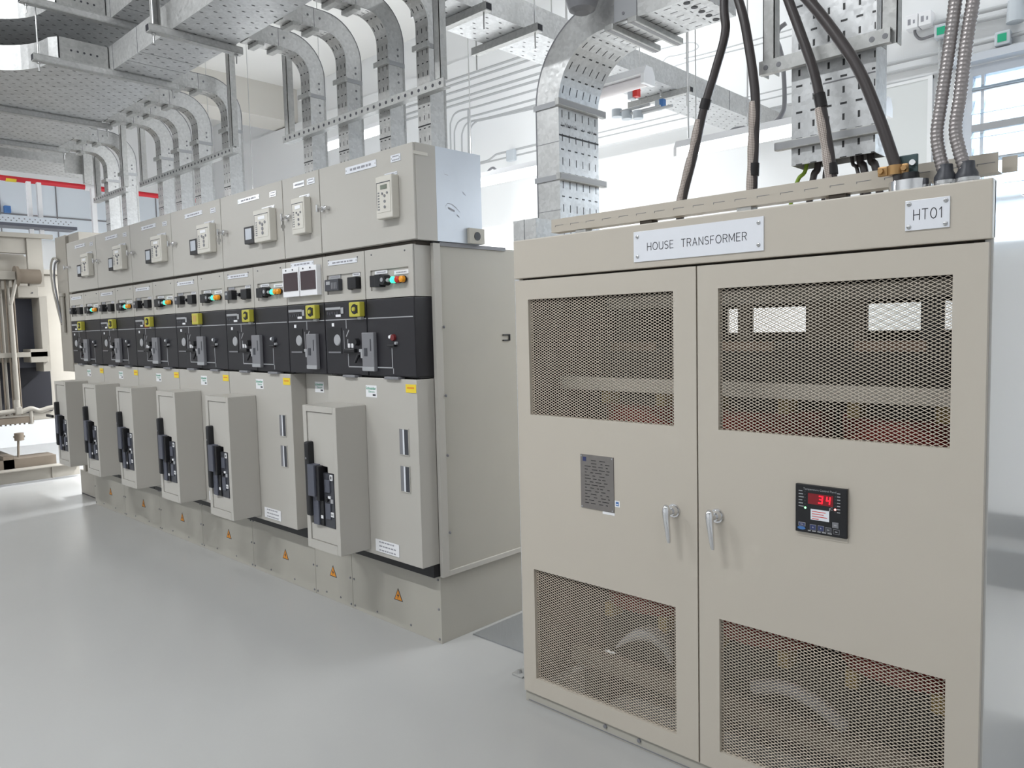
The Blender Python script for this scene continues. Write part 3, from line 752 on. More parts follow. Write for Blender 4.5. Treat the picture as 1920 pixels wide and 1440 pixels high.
# rating plate on the left door
b = B('nameplate'); b.box(1.005 - TX0, 1.156 - TX0, -.003, 0, .859, 1.061)
rp = b.obj('rating_plate', dl); b = B('blk'); rnd = random.Random(5)
for r in range(15):
    x = 1.025 - TX0 + (.03 if r < 2 else 0)
    while x < 1.132 - TX0:
        w = rnd.uniform(.008, .03); b.box(x, min(x + w, 1.138 - TX0), -.0034, -.003, 1.040 - r * .0115, 1.0425 - r * .0115); x += w + rnd.uniform(.006, .02)
b.box(1.016 - TX0, 1.032 - TX0, -.0035, -.003, 1.036, 1.052, 'navy'); b.obj('plate_print', rp)
b = B('lgrey')
for x in (1.0105, 1.1505):
    for z in (.8645, 1.0555): b.cyl((x - TX0, -.003, z), (x - TX0, -.005, z), .0032, .003, 8)
b.obj('rivet', rp)
b = B('white'); b.box(1.158 - TX0, 1.180 - TX0, -.001, 0, .882, .905); b.box(1.163 - TX0, 1.176 - TX0, -.0014, -.001, .886, .901, 'blue'); b.box(1.165 - TX0, 1.174 - TX0, -.0017, -.0014, .890, .893, 'white'); b.obj('sticker', dl)
bx('sticker', dl, 'white', 1.103 - TX0, 1.157 - TX0, -.001, 0, .848, .858)
# temperature controller
cx0, cx1, cz0, cz1 = 1.828 - TX0, 1.978 - TX0, .909, 1.053
b = B('blk'); b.box(cx0, cx1, -.012, 0, cz0, cz1, bev=.002); b.box(cx0 + .0, cx1, -.002, .004, cz0 - .014, cz1 + .004, 'tbeige')
tc = b.obj('temperature_controller', dr)
bx('display', tc, 'redscreen', cx0 + .038, cx0 + .111, -.0128, -.011, cz0 + .088, cz0 + .120)
b = B('led34'); strokes(b, '3', cx0 + .0685, cz0 + .0945, .020, -.0134, .0034, width=.0115, slant=.10); strokes(b, '4', cx0 + .0905, cz0 + .0945, .020, -.0134, .0034, width=.0115, slant=.10); b.obj('digits', tc)
b = B('plate'); b.box(cx0 + .046, cx0 + .100, -.0126, -.0118, cz0 + .042, cz0 + .074)
for r in range(4): b.box(cx0 + .050, cx0 + (.090, .084, .094, .070)[r], -.0129, -.0125, cz0 + .066 - .0072 * r, cz0 + .0680 - .0072 * r, 'red')
b.obj('sticker', tc)
b = B('lgrey')
for r in range(6):
    b.box(cx0 + .010, cx0 + .021 + .002 * (r % 3), -.0126, -.012, cz0 + .123 - .0092 * r, cz0 + .1255 - .0092 * r); b.cyl((cx0 + .029, -.012, cz0 + .1235 - .0092 * r), (cx0 + .029, -.0128, cz0 + .1235 - .0092 * r), .0016, seg=8, m='dkgrey')
b.obj('legend', tc); b = B('lgrey')
for r in range(7):
    b.box(cx0 + .122, cx0 + .131, -.0126, -.012, cz0 + .1275 - .0092 * r, cz0 + .130 - .0092 * r); b.cyl((cx0 + .117, -.012, cz0 + .1285 - .0092 * r), (cx0 + .117, -.0128, cz0 + .1285 - .0092 * r), .0016, seg=8, m='dkgrey')
b.box(cx0 + .100, cx0 + .102, -.0126, -.012, cz0 + .074, cz0 + .083)
b.obj('legend', tc)
text_mesh('legend', 'Temperature Control Panel', .0085, 'lgrey', tc, cx0 + .072, -.0127, cz0 + .1315)
text_mesh('legend', 'Ultima Technology Corp', .0080, 'lgrey', tc, cx0 + .074, -.0127, cz0 + .0085) if False else None
b = B('lgrey'); rr = random.Random(3); x = cx0 + .038
while x < cx0 + .108:
    w = rr.uniform(.006, .016); b.box(x, x + w, -.0126, -.012, cz0 + .0065, cz0 + .0095); x += w + .004
b.obj('legend', tc)
text_mesh('legend', 'C', .012, 'lgrey', tc, cx0 + .106, -.0127, cz0 + .0815)
b = B('ledg'); b.cyl((cx0 + .030, -.012, cz0 + .075), (cx0 + .030, -.0135, cz0 + .075), .003, seg=10); b.obj('led', tc)
b = B('ledr'); b.cyl((cx0 + .117, -.012, cz0 + .0815), (cx0 + .117, -.0135, cz0 + .0815), .003, seg=10); b.obj('led', tc)
for (x, z, w, h, m, rim) in ((.010, .018, .021, .012, 'navy', 'lgrey'), (.044, .011, .019, .017, 'navy', 'mgrey'), (.067, .011, .019, .017, 'navy', 'mgrey'), (.089, .011, .018, .015, 'dkgrey', 'mgrey'), (.109, .027, .018, .017, 'mgrey', 'mgrey'), (.112, .009, .018, .015, 'blk', 'mgrey')):
    b = B(rim); b.box(cx0 + x, cx0 + x + w, -.0135, -.012, cz0 + z, cz0 + z + h, bev=.0006); b.box(cx0 + x + .0016, cx0 + x + w - .0016, -.0142, -.0134, cz0 + z + .0016, cz0 + z + h - .0016, m)
    if m == 'navy' and x > .02: b.cyl((cx0 + x + w / 2, -.0142, cz0 + z + h / 2), (cx0 + x + w / 2, -.0146, cz0 + z + h / 2), .003, seg=3, m='lgrey')
    else: b.box(cx0 + x + w * .3, cx0 + x + w * .7, -.0146, -.0141, cz0 + z + h * .42, cz0 + z + h * .6, 'lgrey')
    b.obj('button', tc)
b = B('blue'); b.prism([(cx0 + .019 + .012 * math.cos(t * PI / 9), cz0 + .0125 + .0048 * math.sin(t * PI / 9)) for t in range(18)], 'y', -.0132, -.012); b.obj('emblem', tc)
# back mesh
bm_ = expanded(.32, Wd - .10, 1.49, 1.602, Dp - .012, en)

# ------------------------------------------------------------------ dry type transformer inside
tr = thing('dry_type_transformer', 'dry-type transformer with red resin coils standing inside the mesh-fronted enclosure', 'transformer', (1.5, .50, 0))
cxs = (-.50, .0, .50)
b = B('core_shade')
b.box(-.72, .72, -.11, .11, .10, .30); b.box(-.72, .72, -.11, .11, 1.27, 1.46)
for x in cxs: b.box(x - .09, x + .09, -.10, .10, .30, 1.27)
b.obj('iron_core', tr)
for y in (-.30, .26):
    bx('clamp_beam', tr, 'tbeige', -.80, .68, y, y + .045, 1.276, 1.328, bev=.003)
    bx('clamp_beam', tr, 'oild', -.76, .76, y, y + .045, .10, .17, bev=.003)
for x in (-.6, .6): bx('foot', tr, 'core_shade', x - .06, x + .06, -.34, .34, 0, .10)
for x in cxs:
    b = B('coil'); b.cyl((x, 0, .36), (x, 0, 1.215), .225, .225, 40); b.cyl((x, 0, .34), (x, 0, 1.235), .155, .155, 32, 'core_shade')
    c = b.obj('coil', tr)
    for zz in (1.215, .30):
        for a in (-.6, .6):
            bx('spacer_block', c, 'ins', x + a * .22 - .02, x + a * .22 + .02, -.20, -.13, zz, zz + .06)
for x in cxs:
    b = B('copper'); b.box(x - .16, x + .06, -.12, -.11, 1.43, 1.465); b.obj('busbar', tr)
bx('support_beam', tr, 'tbeige', -.72, .70, -.06, -.02, 1.605, 1.66, bev=.003)
for x, m, hw_ in ((-.082, 'oild', .022), (.256, 'oild', .10), (.56, 'blk', .03)): bx('support_post', tr, m, x - hw_, x + hw_, -.07, -.03, 1.40 if hw_ > .05 else 1.25, 1.605)
for x, m in ((-.62, 'core_shade'),): bx('support_post', tr, m, x - .05, x + .05, -.07, -.03, 1.40, 1.605)
b = B('lgrey'); b.tube(spline([(1.05, .10, .28), (1.10, .10, .325), (1.16, .11, .36), (1.21, .13, .36), (1.24, .16, .31), (1.25, .18, .24)], 8), .012, 14, radii=[.004 + .026 * math.sin(PI * (i / 40) ** 1.3) for i in range(41)])
tag(b.obj('cable_tail'), 'pale grey cable loop behind the lower left mesh of the enclosure', 'cable')
b = B('mgrey'); b.tube(spline([(1.62, .10, .30), (1.72, .10, .33), (1.82, .11, .31), (1.90, .15, .24)], 8), .024, 14)
tag(b.obj('cable_tail'), 'grey cable loop behind the lower right mesh of the enclosure', 'cable')

# ------------------------------------------------------------------ rail and cable entries on the enclosure roof
rl = thing('support_rail', 'long beige slotted angle rail lying across the roof of the transformer enclosure', 'support rail', (.758, .1, 1.914))
b = B('tbeige'); RL = 1.541
b.box(0, RL, 0, .003, 0, .052); b.box(0, RL, .003, .05, 0, .003); b.box(RL, RL + .035, .047, .05, .003, .045)
b.obj('angle_profile', rl)
b = B('beige2')
for k in range(20):
    x = .02 + k * .0775
    b.box(x, x + .042, -.0008, 0, .026, .0275, 'mgrey'); b.box(x, x + .0015, -.0008, 0, .021, .0275, 'mgrey')
b.obj('slot_row', rl)
for k, x in enumerate((.12, .42, .80, 1.10, 1.42)): bx('spacer_foot', rl, 'beige_dark' if k % 2 else 'galvd', x, x + .05, .004, .045, -.034, .0)

def cable(label, pts, r, sleeve=None, tapes=(), name='power_cable', mat='cable'):
    t = thing(name, label, 'cable', pts[-1], 'cables dropping into the transformer roof')
    o = Vector(pts[-1]); P = [Vector(p) - o for p in spline(pts, 8)]
    b = B(mat); b.tube(P, r, 14); b.obj('sheath', t)
    n = len(P)
    if sleeve:
        i0, i1 = int(sleeve[0] * n), int(sleeve[1] * n)
        b = B('braid'); off = Vector((-.006, -.005, 0))
        b.tube([p + off for p in P[i0:i1]], r * .98, 14, radii=[r * (.90 + .14 * math.sin(k * .55) ** 2) for k in range(i1 - i0)]); b.obj('earth_braid', t)
    for a in tapes:
        i = int(a * n); b = B('tape'); b.tube(P[max(0, i - 1):i + 2], r * 1.22, 14); b.obj('tape_band', t)
    return t
cable('thick black cable, leftmost of the power cables, bending left with a pale earth braid', [(1.48, .21, 2.95), (1.465, .2, 2.634), (1.469, .2, 2.528), (1.432, .2, 2.412), (1.386, .2, 2.287), (1.348, .2, 2.146), (1.299, .2, 1.984), (1.28, .2, 1.86)], .0150, (.60, .92), (.56, .93))
cable('thick black cable, second from the left, hanging nearly straight with a pale earth braid', [(1.40, .22, 2.95), (1.518, .2, 2.618), (1.552, .2, 2.47), (1.577, .2, 2.29), (1.575, .2, 2.151), (1.569, .2, 1.989), (1.568, .2, 1.86)], .0152, (.52, .93), (.76,))
cable('thick black cable with braid before the slotted vertical tray, left of the clamped one', [(1.62, .16, 2.80), (1.707, .16, 2.549), (1.745, .16, 2.441), (1.791, .16, 2.299), (1.825, .16, 2.13), (1.847, .16, 1.984), (1.852, .16, 1.86)], .0148, (.60, .96), (.58, .80))
cable('thick black cable held by a brass clamp at the right of the transformer roof', [(1.60, .04, 2.76), (1.73, .03, 2.60), (1.823, .03, 2.477), (1.893, .03, 2.373), (1.968, .03, 2.242), (2.024, .03, 2.098), (2.064, .03, 1.974), (2.078, .03, 1.925), (2.08, .03, 1.87)], .0155, None, ())
b = B('chrome'); b.cyl((0, 0, 0), (0, 0, .027), .052, .052, 28); b.cyl((0, 0, .027), (0, 0, .033), .046, .030, 28, 'blk'); b.cyl((0, 0, .033), (0, 0, .05), .024, .022, 20, 'blk')
tag(b.obj('cable_gland', None, (2.112, .01, TZ)), 'wide silver cable gland ring on the transformer roof below the brass clamp', 'cable gland')
ck = thing('cable_clamp', 'brass cable clamp bolted to a dark teal bracket on the roof rail', 'cable clamp', (2.070, .03, 1.945))
b = B('brass'); b.cyl((0, 0, -.013), (0, 0, .013), .0215, .0215, 24); b.box(-.044, -.018, -.014, .0, -.013, .013, bev=.003); b.box(.018, .034, -.014, .0, -.013, .013, bev=.003); b.obj('clamp_band', ck)
for x in (-.034, .026):
    b = B('brass'); b.cyl((x, -.014, 0), (x, -.024, 0), .0085, .0075, 6); b.obj('clamp_bolt', ck)
b = B('dgreen'); b.box(.0, .052, .012, .02, -.022, .040, bev=.004); b.obj('clamp_bracket', ck)
b = B('chrome'); b.cyl((.040, .012, .016), (.040, .003, .016), .009, .008, 12); b.obj('clamp_bolt', ck)

def flex(label, pts):
    t = thing('flexible_conduit', label, 'flexible conduit', pts[-1], 'ribbed steel conduits at the right end of the roof')
    o = Vector(pts[-1]); P0 = [Vector(p) - o for p in spline(pts, 60)]
    L = [0]
    for a, c in zip(P0, P0[1:]): L.append(L[-1] + (c - a).length)
    N = int(L[-1] / .0035); P = []
    j = 0
    for k in range(N + 1):
        s = L[-1] * k / N
        while j < len(L) - 2 and L[j + 1] < s: j += 1
        f = (s - L[j]) / max(1e-9, L[j + 1] - L[j]); P.append(P0[j].lerp(P0[j + 1], min(1, f)))
    b = B('flex'); b.tube(P, .018, 18, radii=[.0155 + (.0013, .0006, -.0012)[k % 3] for k in range(len(P))]); b.obj('ribbed_hose', t)
    b = B('dkgrey'); b.tube([(0, 0, .03), (0, 0, .012), (0, 0, .0), (0, 0, -.012)], .02, 20, radii=[.0175, .019, .026, .027]); b.obj('hose_boot', t)
    b = B('satin'); b.cyl((.002, 0, -.012), (.002, 0, -.026), .028, .028, 24); b.cyl((-.012, -.026, -.026), (.02, -.026, -.026), .006, seg=8); b.obj('hose_collar', t)
flex('left ribbed steel flexible conduit bending into the transformer roof', [(2.245, .0, 2.85), (2.228, .0, 2.50), (2.218, .0, 2.361), (2.204, .0, 2.231), (2.188, .0, 2.1), (2.179, .0, 2.02), (2.186, .0, 1.963), (2.200, .0, 1.905)])
flex('right ribbed steel flexible conduit bending into the transformer roof', [(2.295, .0, 2.85), (2.272, .0, 2.50), (2.258, .0, 2.348), (2.243, .0, 2.234), (2.231, .0, 2.104), (2.222, .0, 2.025), (2.231, .0, 1.969), (2.250, .0, 1.905)])

# ------------------------------------------------------------------ slotted vertical tray behind the roof rail and its hanger frame
vt = thing('vertical_cable_tray', 'wide galvanised vertical cable tray with slots hanging above the transformer roof', 'cable tray', (1.7925, .3, 2.06))
b = B('galv')
b.faces([(-.1325, 0, 0), (.1325, 0, 0), (.1325, 0, 1.0), (-.1325, 0, 1.0)], [(0, 1, 2, 3)], 'perf_tray', [[(-.1365 + .0227, 0), (.1365 - .0227 + .0227, 0), (.1365, 1.0), (-.1365 + .0227, 1.0)]])
b.box(-.1325, .1325, .0005, .003, 0, 1.0); b.box(-.1345, -.1325, 0, .10, 0, 1.0); b.box(.1325, .1345, 0, .10, 0, 1.0); b.box(-.1325, .1325, .099, .101, 0, 1.0)
b.obj('tray_sheet', vt)
for z in (.155, .43, .60): bx('joint_line', vt, 'mgrey', -.03 if z < .5 else .04, .133, -.001, 0, z + .09, z + .094)
for z, nm in ((.055, 0),):
    b = B('galvd'); b.box(-.185, .155, -.022, -.001, z, z + .028, bev=.002); b.box(-.185, .155, -.0225, -.022, z + .004, z + .024, 'lgrey'); b.obj('cross_bar', vt)
hg = thing('hanger_frame', 'galvanised hanger frame of two channels and a holed bar before the slotted tray', 'hanger frame', (1.57, .25, 2.37))
for x, w, zt in ((.0, .040, 2.73), (.380, .046, 2.73)):
    b = B('galvd'); b.box(x, x + w, .022, .025, .0, zt); b.box(x, x + .003, .022, .063, .0, zt); b.box(x + w - .003, x + w, .022, .063, .0, zt); b.obj('hanger_post', hg)
b = B('galvd'); b.box(-.004, .412, 0, .004, .0, .044); b.box(-.004, .412, .004, .022, .040, .044); b.box(-.004, .412, .004, .022, 0, .004)
for x in (.02, .065, .36, .398): b.cyl((x, 0, .02), (x, -.001, .02), .0085, seg=14, m='mgrey')
b.obj('holed_cross_bar', hg)
for k, (x0, x1, lab) in enumerate(((1.725, 1.70, 'black cable leaning left below the slotted tray'), (1.757, 1.752, 'black cable dropping straight below the middle of the slotted tray'), (1.835, 1.87, 'thin black cable slanting right below the slotted tray'), (1.860, 1.888, 'black cable below the right part of the slotted tray, left one of a pair'), (1.893, 1.925, 'black cable below the right edge of the slotted tray'))):
    b = B('cable'); b.tube(spline([(x0, .36, 2.30), (x0, .36, 2.07), ((x0 + x1) / 2, .355, 2.03), (x1, .35, 1.95), (x1, .35, TZ - .02)], 6), .012 if k != 2 else .006, 10)
    tag(b.obj('tray_cable'), lab, 'cable', 'black cables leaving the slotted tray')
b = B('gy'); b.tube(spline([(1.69, .35, 2.30), (1.69, .35, 2.07), (1.665, .34, 2.02), (1.645, .33, 1.95), (1.64, .33, TZ - .02)], 6), .007, 10)
tag(b.obj('earth_wire'), 'green and yellow earth wire leaving the left of the slotted tray', 'cable')

# ------------------------------------------------------------------ big curved duct beside the transformer
bd = thing('curved_cable_duct', 'large galvanised cable duct rising beside the transformer and curving overhead to the right', 'cable duct', (.575, .44, 0))
def bend_duct(b, xw0, xw1, path_in, path_out, axis, perfm, u0, lip=0):
    """strip duct: path_in is the slotted inner line, path_out the outer one; xw0..xw1 the width"""
    def P(a, w): return (a[0], w, a[1]) if axis == 'x' else (w, a[0], a[1])
    n = len(path_in); L = 0
    for i in range(n - 1):
        a, c = path_in[i], path_in[i + 1]; o, q = path_out[i], path_out[i + 1]; dl_ = math.dist(a, c)
        b.faces([P(a, xw0), P(a, xw1), P(c, xw1), P(c, xw0)], [(0, 1, 2, 3)], perfm, [[(xw0 + u0, L), (xw1 + u0, L), (xw1 + u0, L + dl_), (xw0 + u0, L + dl_)]]); L += dl_
        b.faces([P(o, xw0), P(o, xw1), P(q, xw1), P(q, xw0)], [(3, 2, 1, 0)], None)
        b.faces([P(a, xw0), P(c, xw0), P(q, xw0), P(o, xw0)], [(0, 1, 2, 3)], None); b.faces([P(a, xw1), P(c, xw1), P(q, xw1), P(o, xw1)], [(3, 2, 1, 0)], None)
    if lip:
        for i in range(n - 1):
            o, q, a, c = path_out[i], path_out[i + 1], path_in[i], path_in[i + 1]
            f = .055
            o2 = (o[0] + (a[0] - o[0]) * f, o[1] + (a[1] - o[1]) * f); q2 = (q[0] + (c[0] - q[0]) * f, q[1] + (c[1] - q[1]) * f)
            b.faces([P(o, lip), P(q, lip), P(q2, lip), P(o2, lip)], [(0, 1, 2, 3)], 'mgrey')
    b.faces([P(path_in[0], xw0), P(path_in[0], xw1), P(path_out[0], xw1), P(path_out[0], xw0)], [(0, 1, 2, 3)])
    b.faces([P(path_in[-1], xw0), P(path_in[-1], xw1), P(path_out[-1], xw1), P(path_out[-1], xw0)], [(0, 1, 2, 3)])
zi, ri, ro = 2.488, .24, .37; pin = [(.065, 0.0)]; pout = [(-.065, 0.0)]
for k in range(15):
    a = PI - (PI / 2) * k / 14
    pin.append((.305 + ri * math.cos(a), zi + ri * math.sin(a))); pout.append((.305 + ro * math.cos(a), zi + ro * math.sin(a)))
pin.append((.74, zi + ri)); pout.append((.74, zi + ro))
b = B('galv'); bend_duct(b, -.1395, .1395, pin, pout, 'x', 'perf_big', .0233, -.1401); 
for z in (2.33, 2.04): b.box(-.0665, .0665, -.1405, -.1395, z, z + .002, 'mgrey')
b.obj('duct_body', bd)
for z in (2.475, 2.165):
    b = B('galvd'); b.box(.066, .088, -.165, .170, z, z + .030, bev=.002); b.box(.0885, .0895, -.16, .165, z + .005, z + .025, 'lgrey'); b.box(-.072, .066, -.146, -.1405, z + .004, z + .026, 'lgrey'); b.obj('duct_clamp', bd)
bx('joint_line', bd, 'blk', .0652, .0665, -.139, .139, 2.355, 2.362)
b = B('ink'); rr = random.Random(2)
yy = -.125
while yy < .125:
    if not (-.02 < yy < .015 or .04 < yy < .06):
        z0 = 2.395; pts = [(yy, z0), (yy + .006, z0 + rr.uniform(.006, .018)), (yy + .012, z0 - rr.uniform(-.004, .006))]
        for p, q in zip(pts, pts[1:]): b.faces([(.0655, p[0], p[1]), (.0655, q[0], q[1]), (.0655, q[0], q[1] + .004), (.0655, p[0], p[1] + .004)], [(0, 1, 2, 3)])
    yy += .012
b.obj('marker_writing', bd)
for x in (.33, .44):
    b = B('galvd'); b.box(x, x + .041, -.165, .185, zi + ri - .024, zi + ri - .001, bev=.003); b.box(x + .012, x + .03, -.164, .186, zi + ri - .0245, zi + ri - .0238, 'mgrey'); b.obj('under_strut', bd)
for k in range(5):
    b = B('ink'); b.cyl((.67, -.11 + k * .055, zi + ri - .0006), (.67, -.11 + k * .055, zi + ri - .0016), .013, seg=14); b.obj('drain_hole', bd)
b = B('lgrey'); b.box(.365, .47, -.146, -.1395, zi + ri + .005, zi + ro + .0, bev=.001); b.cyl((.41, -.146, zi + ri + .03), (.41, -.149, zi + ri + .03), .006, seg=8, m='mgrey'); b.obj('joint_plate', bd)
b = B('mgrey'); b.cyl((0, 0, .05), (0, 0, .30), .066, .066, 28); b.cyl((0, 0, .012), (0, 0, .05), .052, .066, 28); b.cyl((0, 0, 0), (0, 0, .012), .030, .052, 28)
tag(b.obj('dome_fitting', None, (.862, .19, 2.765)), 'rounded dark grey fitting hanging in front of the bend of the large duct', 'fitting')
fd = thing('floor_trunking', 'galvanised upright trunking with a bolted foot between the switchgear row and the transformer enclosure', 'cable trunking', (.605, .19, 0))
b = B('galv'); b.box(-.058, .070, -.09, .09, 0, 1.985, bev=.002); b.box(.004, .006, -.0915, -.09, .0, 1.985, 'mgrey'); b.obj('trunking_body', fd)
b = B('galvd'); b.box(-.12, -.058, -.10, -.03, 0, .008, bev=.002); b.cyl((-.095, -.075, .008), (-.095, -.075, .022), .010, .009, 6, 'satin'); b.obj('bolted_foot', fd)
tag(bx('chequer_plate', None, 'chequer', .03, .56, .285, 2.2, 0, .006), 'chequered steel floor plate between the switchgear side and the transformer', 'floor plate')

# ------------------------------------------------------------------ narrow ducts rising from the switchgear row
proto = thing('cable_duct', '', 'cable duct', (0, 0, 0), 'galvanised ducts rising from the switchgear row')
zi2 = 2.97 - ZL1; ri2, ro2 = .115, .215
pin, pout = [(-.05, 0.0)], [(.05, 0.0)]
for k in range(11):
    a = (PI / 2) * k / 10
    pin.append((-.165 + ri2 * math.cos(a), zi2 + ri2 * math.sin(a))); pout.append((-.165 + ro2 * math.cos(a), zi2 + ro2 * math.sin(a)))
pin.append((-.408, zi2 + ri2)); pout.append((-.408, zi2 + ro2))
b = B('galv'); bend_duct(b, -.046, .046, pin, pout, 'y', 'perf_duct', 0.0, .0466)
b.box(.0462, .0470, -.30, -.17, zi2 + ri2 + .004, zi2 + ro2 - .004); b.box(.0462, .0472, -.235, -.232, zi2 + ri2, zi2 + ro2, 'mgrey'); b.box(.0462, .0472, .038, .050, .0, zi2 - .09, 'galvd')
for z in (zi2 - .03, zi2 - .06, zi2 - .15, zi2 - .19): b.cyl((.046, .01, z), (.048, .01, z), .006, seg=8, m='mgrey')
for y in (-.20, -.27): b.cyl((.0468, y, zi2 + .17), (.0488, y, zi2 + .17), .006, seg=8, m='mgrey')
b.obj('duct_body', proto)
b = B('galvd'); b.box(-.056, .056, -.068, -.051, zi2 - .115, zi2 - .088, bev=.002); b.box(.047, .049, -.05, .05, zi2 - .113, zi2 - .092, 'lgrey'); b.obj('duct_clamp', proto)
for y in (-.235, -.345):
    b = B('galvd'); b.box(-.05, .062, y - .018, y + .018, zi2 + ri2 - .022, zi2 + ri2 - .001, bev=.003); b.obj('under_strut', proto)
bx('joint_line', proto, 'blk', -.046, .046, -.0512, -.0502, .11, .116)
XR = [-.016, -.322, -.684, -1.037, -2.02, -2.456, -2.774, -3.086, -3.816, -4.194]
DL = ['narrow galvanised duct nearest the grey end panel, rightmost of the row of ducts', 'narrow galvanised duct second from the right, above the nearest cubicle',
      'narrow galvanised duct third from the right, above the two-ammeter cubicle', 'narrow galvanised duct fourth from the right, left one of the near group of four',
      'narrow galvanised duct, rightmost of the middle group of four', 'narrow galvanised duct, second from the right in the middle group of four',
      'narrow galvanised duct, third from the right in the middle group of four', 'narrow galvanised duct, leftmost of the middle group of four',
      'narrow galvanised duct, right one of the far pair of ducts', 'narrow galvanised duct, left one of the far pair of ducts']
for k, (x, lb) in enumerate(zip(XR, DL)):
    d = proto if k == 0 else copy_tree(proto)
    d.location = (x - .046, .20, ZL1 + .001); d['label'] = lb

def post(label, x, y, z0, z1=RZ, s=.041):
    b = B('galvd'); b.box(x, x + s, y, y + .003, z0, z1); b.box(x, x + .003, y, y + s, z0, z1); b.box(x + s - .003, x + s, y, y + s, z0, z1); b.box(x + .003, x + .012, y + s - .003, y + s, z0, z1)
    return tag(b.obj('channel_post'), label, 'channel post', 'channel posts holding the holed rails')
def rail(label, x0, x1, z):
    t = thing('holed_rail', label, 'support rail', (x0, .103, z), 'holed rails in front of the ducts')
    b = B('galvd'); L = x1 - x0; b.box(0, L, 0, .003, 0, .041); b.box(0, L, .003, .041, 0, .003); b.obj('angle_profile', t)
    b = B('ink'); n = int(L / .05)
    for k in range(n): b.cyl((.03 + k * .05, -.0006, .021), (.03 + k * .05, 0, .021), .0085, seg=10)
    b.obj('hole_row', t)
rail('perforated steel rail tying together the four nearest ducts', -1.272, .134, 2.635)
rail('perforated steel rail tying together the middle group of four ducts', -3.404, -1.88, 2.690)
rail('perforated steel rail tying together the far pair of ducts', -4.425, -3.72, 2.705)
post('galvanised channel post hanging left of the near group of ducts', -1.25, .108, 2.68)
post('galvanised channel post at the right edge of the nearest duct', .068, .108, 2.68)
post('galvanised channel post at the right end of the middle rail', -1.925, .108, 2.735)
post('galvanised channel post at the left end of the middle rail', -3.395, .108, 2.735)
post('galvanised channel post at the left end of the far rail', -4.40, .108, 2.75)
post('galvanised channel post between the far pair of ducts', -3.775, .108, 2.75)

# ------------------------------------------------------------------ overhead trays above the aisle
def tray_poly(name, label, poly, z0, h=.14, loc=(0, 0, 0)):
    t = thing(name, label, 'cable tray', loc, 'overhead cable trays above the aisle')
    b = B('galv'); n = len(poly); P = [(p[0] - loc[0], p[1] - loc[1]) for p in poly]
    vs = [(x, y, z0 - loc[2]) for x, y in P]; b.faces(vs, [tuple(range(n - 1, -1, -1))], 'perf_dots')
    b.faces([(x, y, z0 + h - loc[2]) for x, y in P], [tuple(range(n))])
    for i in range(n):
        (xa, ya), (xb, yb) = P[i], P[(i + 1) % n]
        b.faces([(xa, ya, z0 - loc[2]), (xb, yb, z0 - loc[2]), (xb, yb, z0 + h - loc[2]), (xa, ya, z0 + h - loc[2])], [(0, 1, 2, 3)], smooth=False)
    b.obj('tray_body', t)
    return t
def filletT2():
    pts = [(-2.068, -.21), (-2.068, -.80), (-2.13, -.837)]
    for k in range(1, 13):
        a = PI / 2 + (PI / 2) * k / 12
        pts.append((-2.13 + .372 * math.cos(a), -1.205 + .365 * math.sin(a)))
    pts += [(-2.502, -2.6), (-3.05, -2.6), (-3.05, -.87), (-4.50, -.87), (-4.50, -.21)]
    return pts
for z, nm, far in ((3.09, 'lower', 0), (3.377, 'upper', 1)):
    t1 = tray_poly('overhead_cable_tray', '%s dotted galvanised tray above the near group of ducts, running along the aisle' % nm, [(.55, -.21), (.55, -.54), (-2.064, -.54), (-2.064, -.21)], z, .14, (-.8, -.38, z))
    o = (-.8, -.38, z)
    # joint plates with bolts on the visible side
    for x in (-1.64, -2.0):
        b = B('galv'); b.box(x - o[0] - .001, x - o[0] + .001, -.542 - o[1], -.540 - o[1], .0, .14, 'mgrey'); b.obj('joint_plate', t1)
    for x in (-1.62, -1.80): bx('seam_line', t1, 'mgrey', x - o[0], x - o[0] + .004, -.538 - o[1], -.212 - o[1], -.0008, 0)
    t2 = tray_poly('overhead_cable_tray', '%s broad galvanised tray with a curved side wall, turning out over the aisle' % nm, filletT2(), z, .14, (-2.8, -.6, z))
    o = (-2.8, -.6, z)
    b = B('galv'); X = -2.068 - o[0]; b.box(X, X + .0035, -.80 - o[1], -.545 - o[1], .002, .138, 'galvd')
    for k in range(5): b.cyl((X + .0035, -.74 - o[1] + .034 * k, .075), (X + .0045, -.74 - o[1] + .034 * k, .075), .006, seg=10, m='ink')
    b.obj('joint_plate', t2)
    b = B('blk'); b.box(X - .004, X + .005, -.806 - o[1], -.800 - o[1], 0, .14); b.box(X - .004, X + .005, -.545 - o[1], -.541 - o[1], 0, .14); b.obj('seam_line', t2)
fb = thing('overhead_cable_tray', 'far galvanised tray crossing the aisle beyond the pair of far ducts', 'cable tray', (-4.9, -.2, 3.0), 'overhead cable trays above the aisle')
b = B('galv'); b.box(-.36, .25, -1.6, .45, .055, .16, 'galv', fm={'-z': 'perf_dots'}); b.box(.25, .253, .16, .45, -.02, .16, 'galvd'); b.obj('tray_body', fb)
bx('channel_drop', fb, 'galvd', .252, .30, .30, .36, -.10, .16)

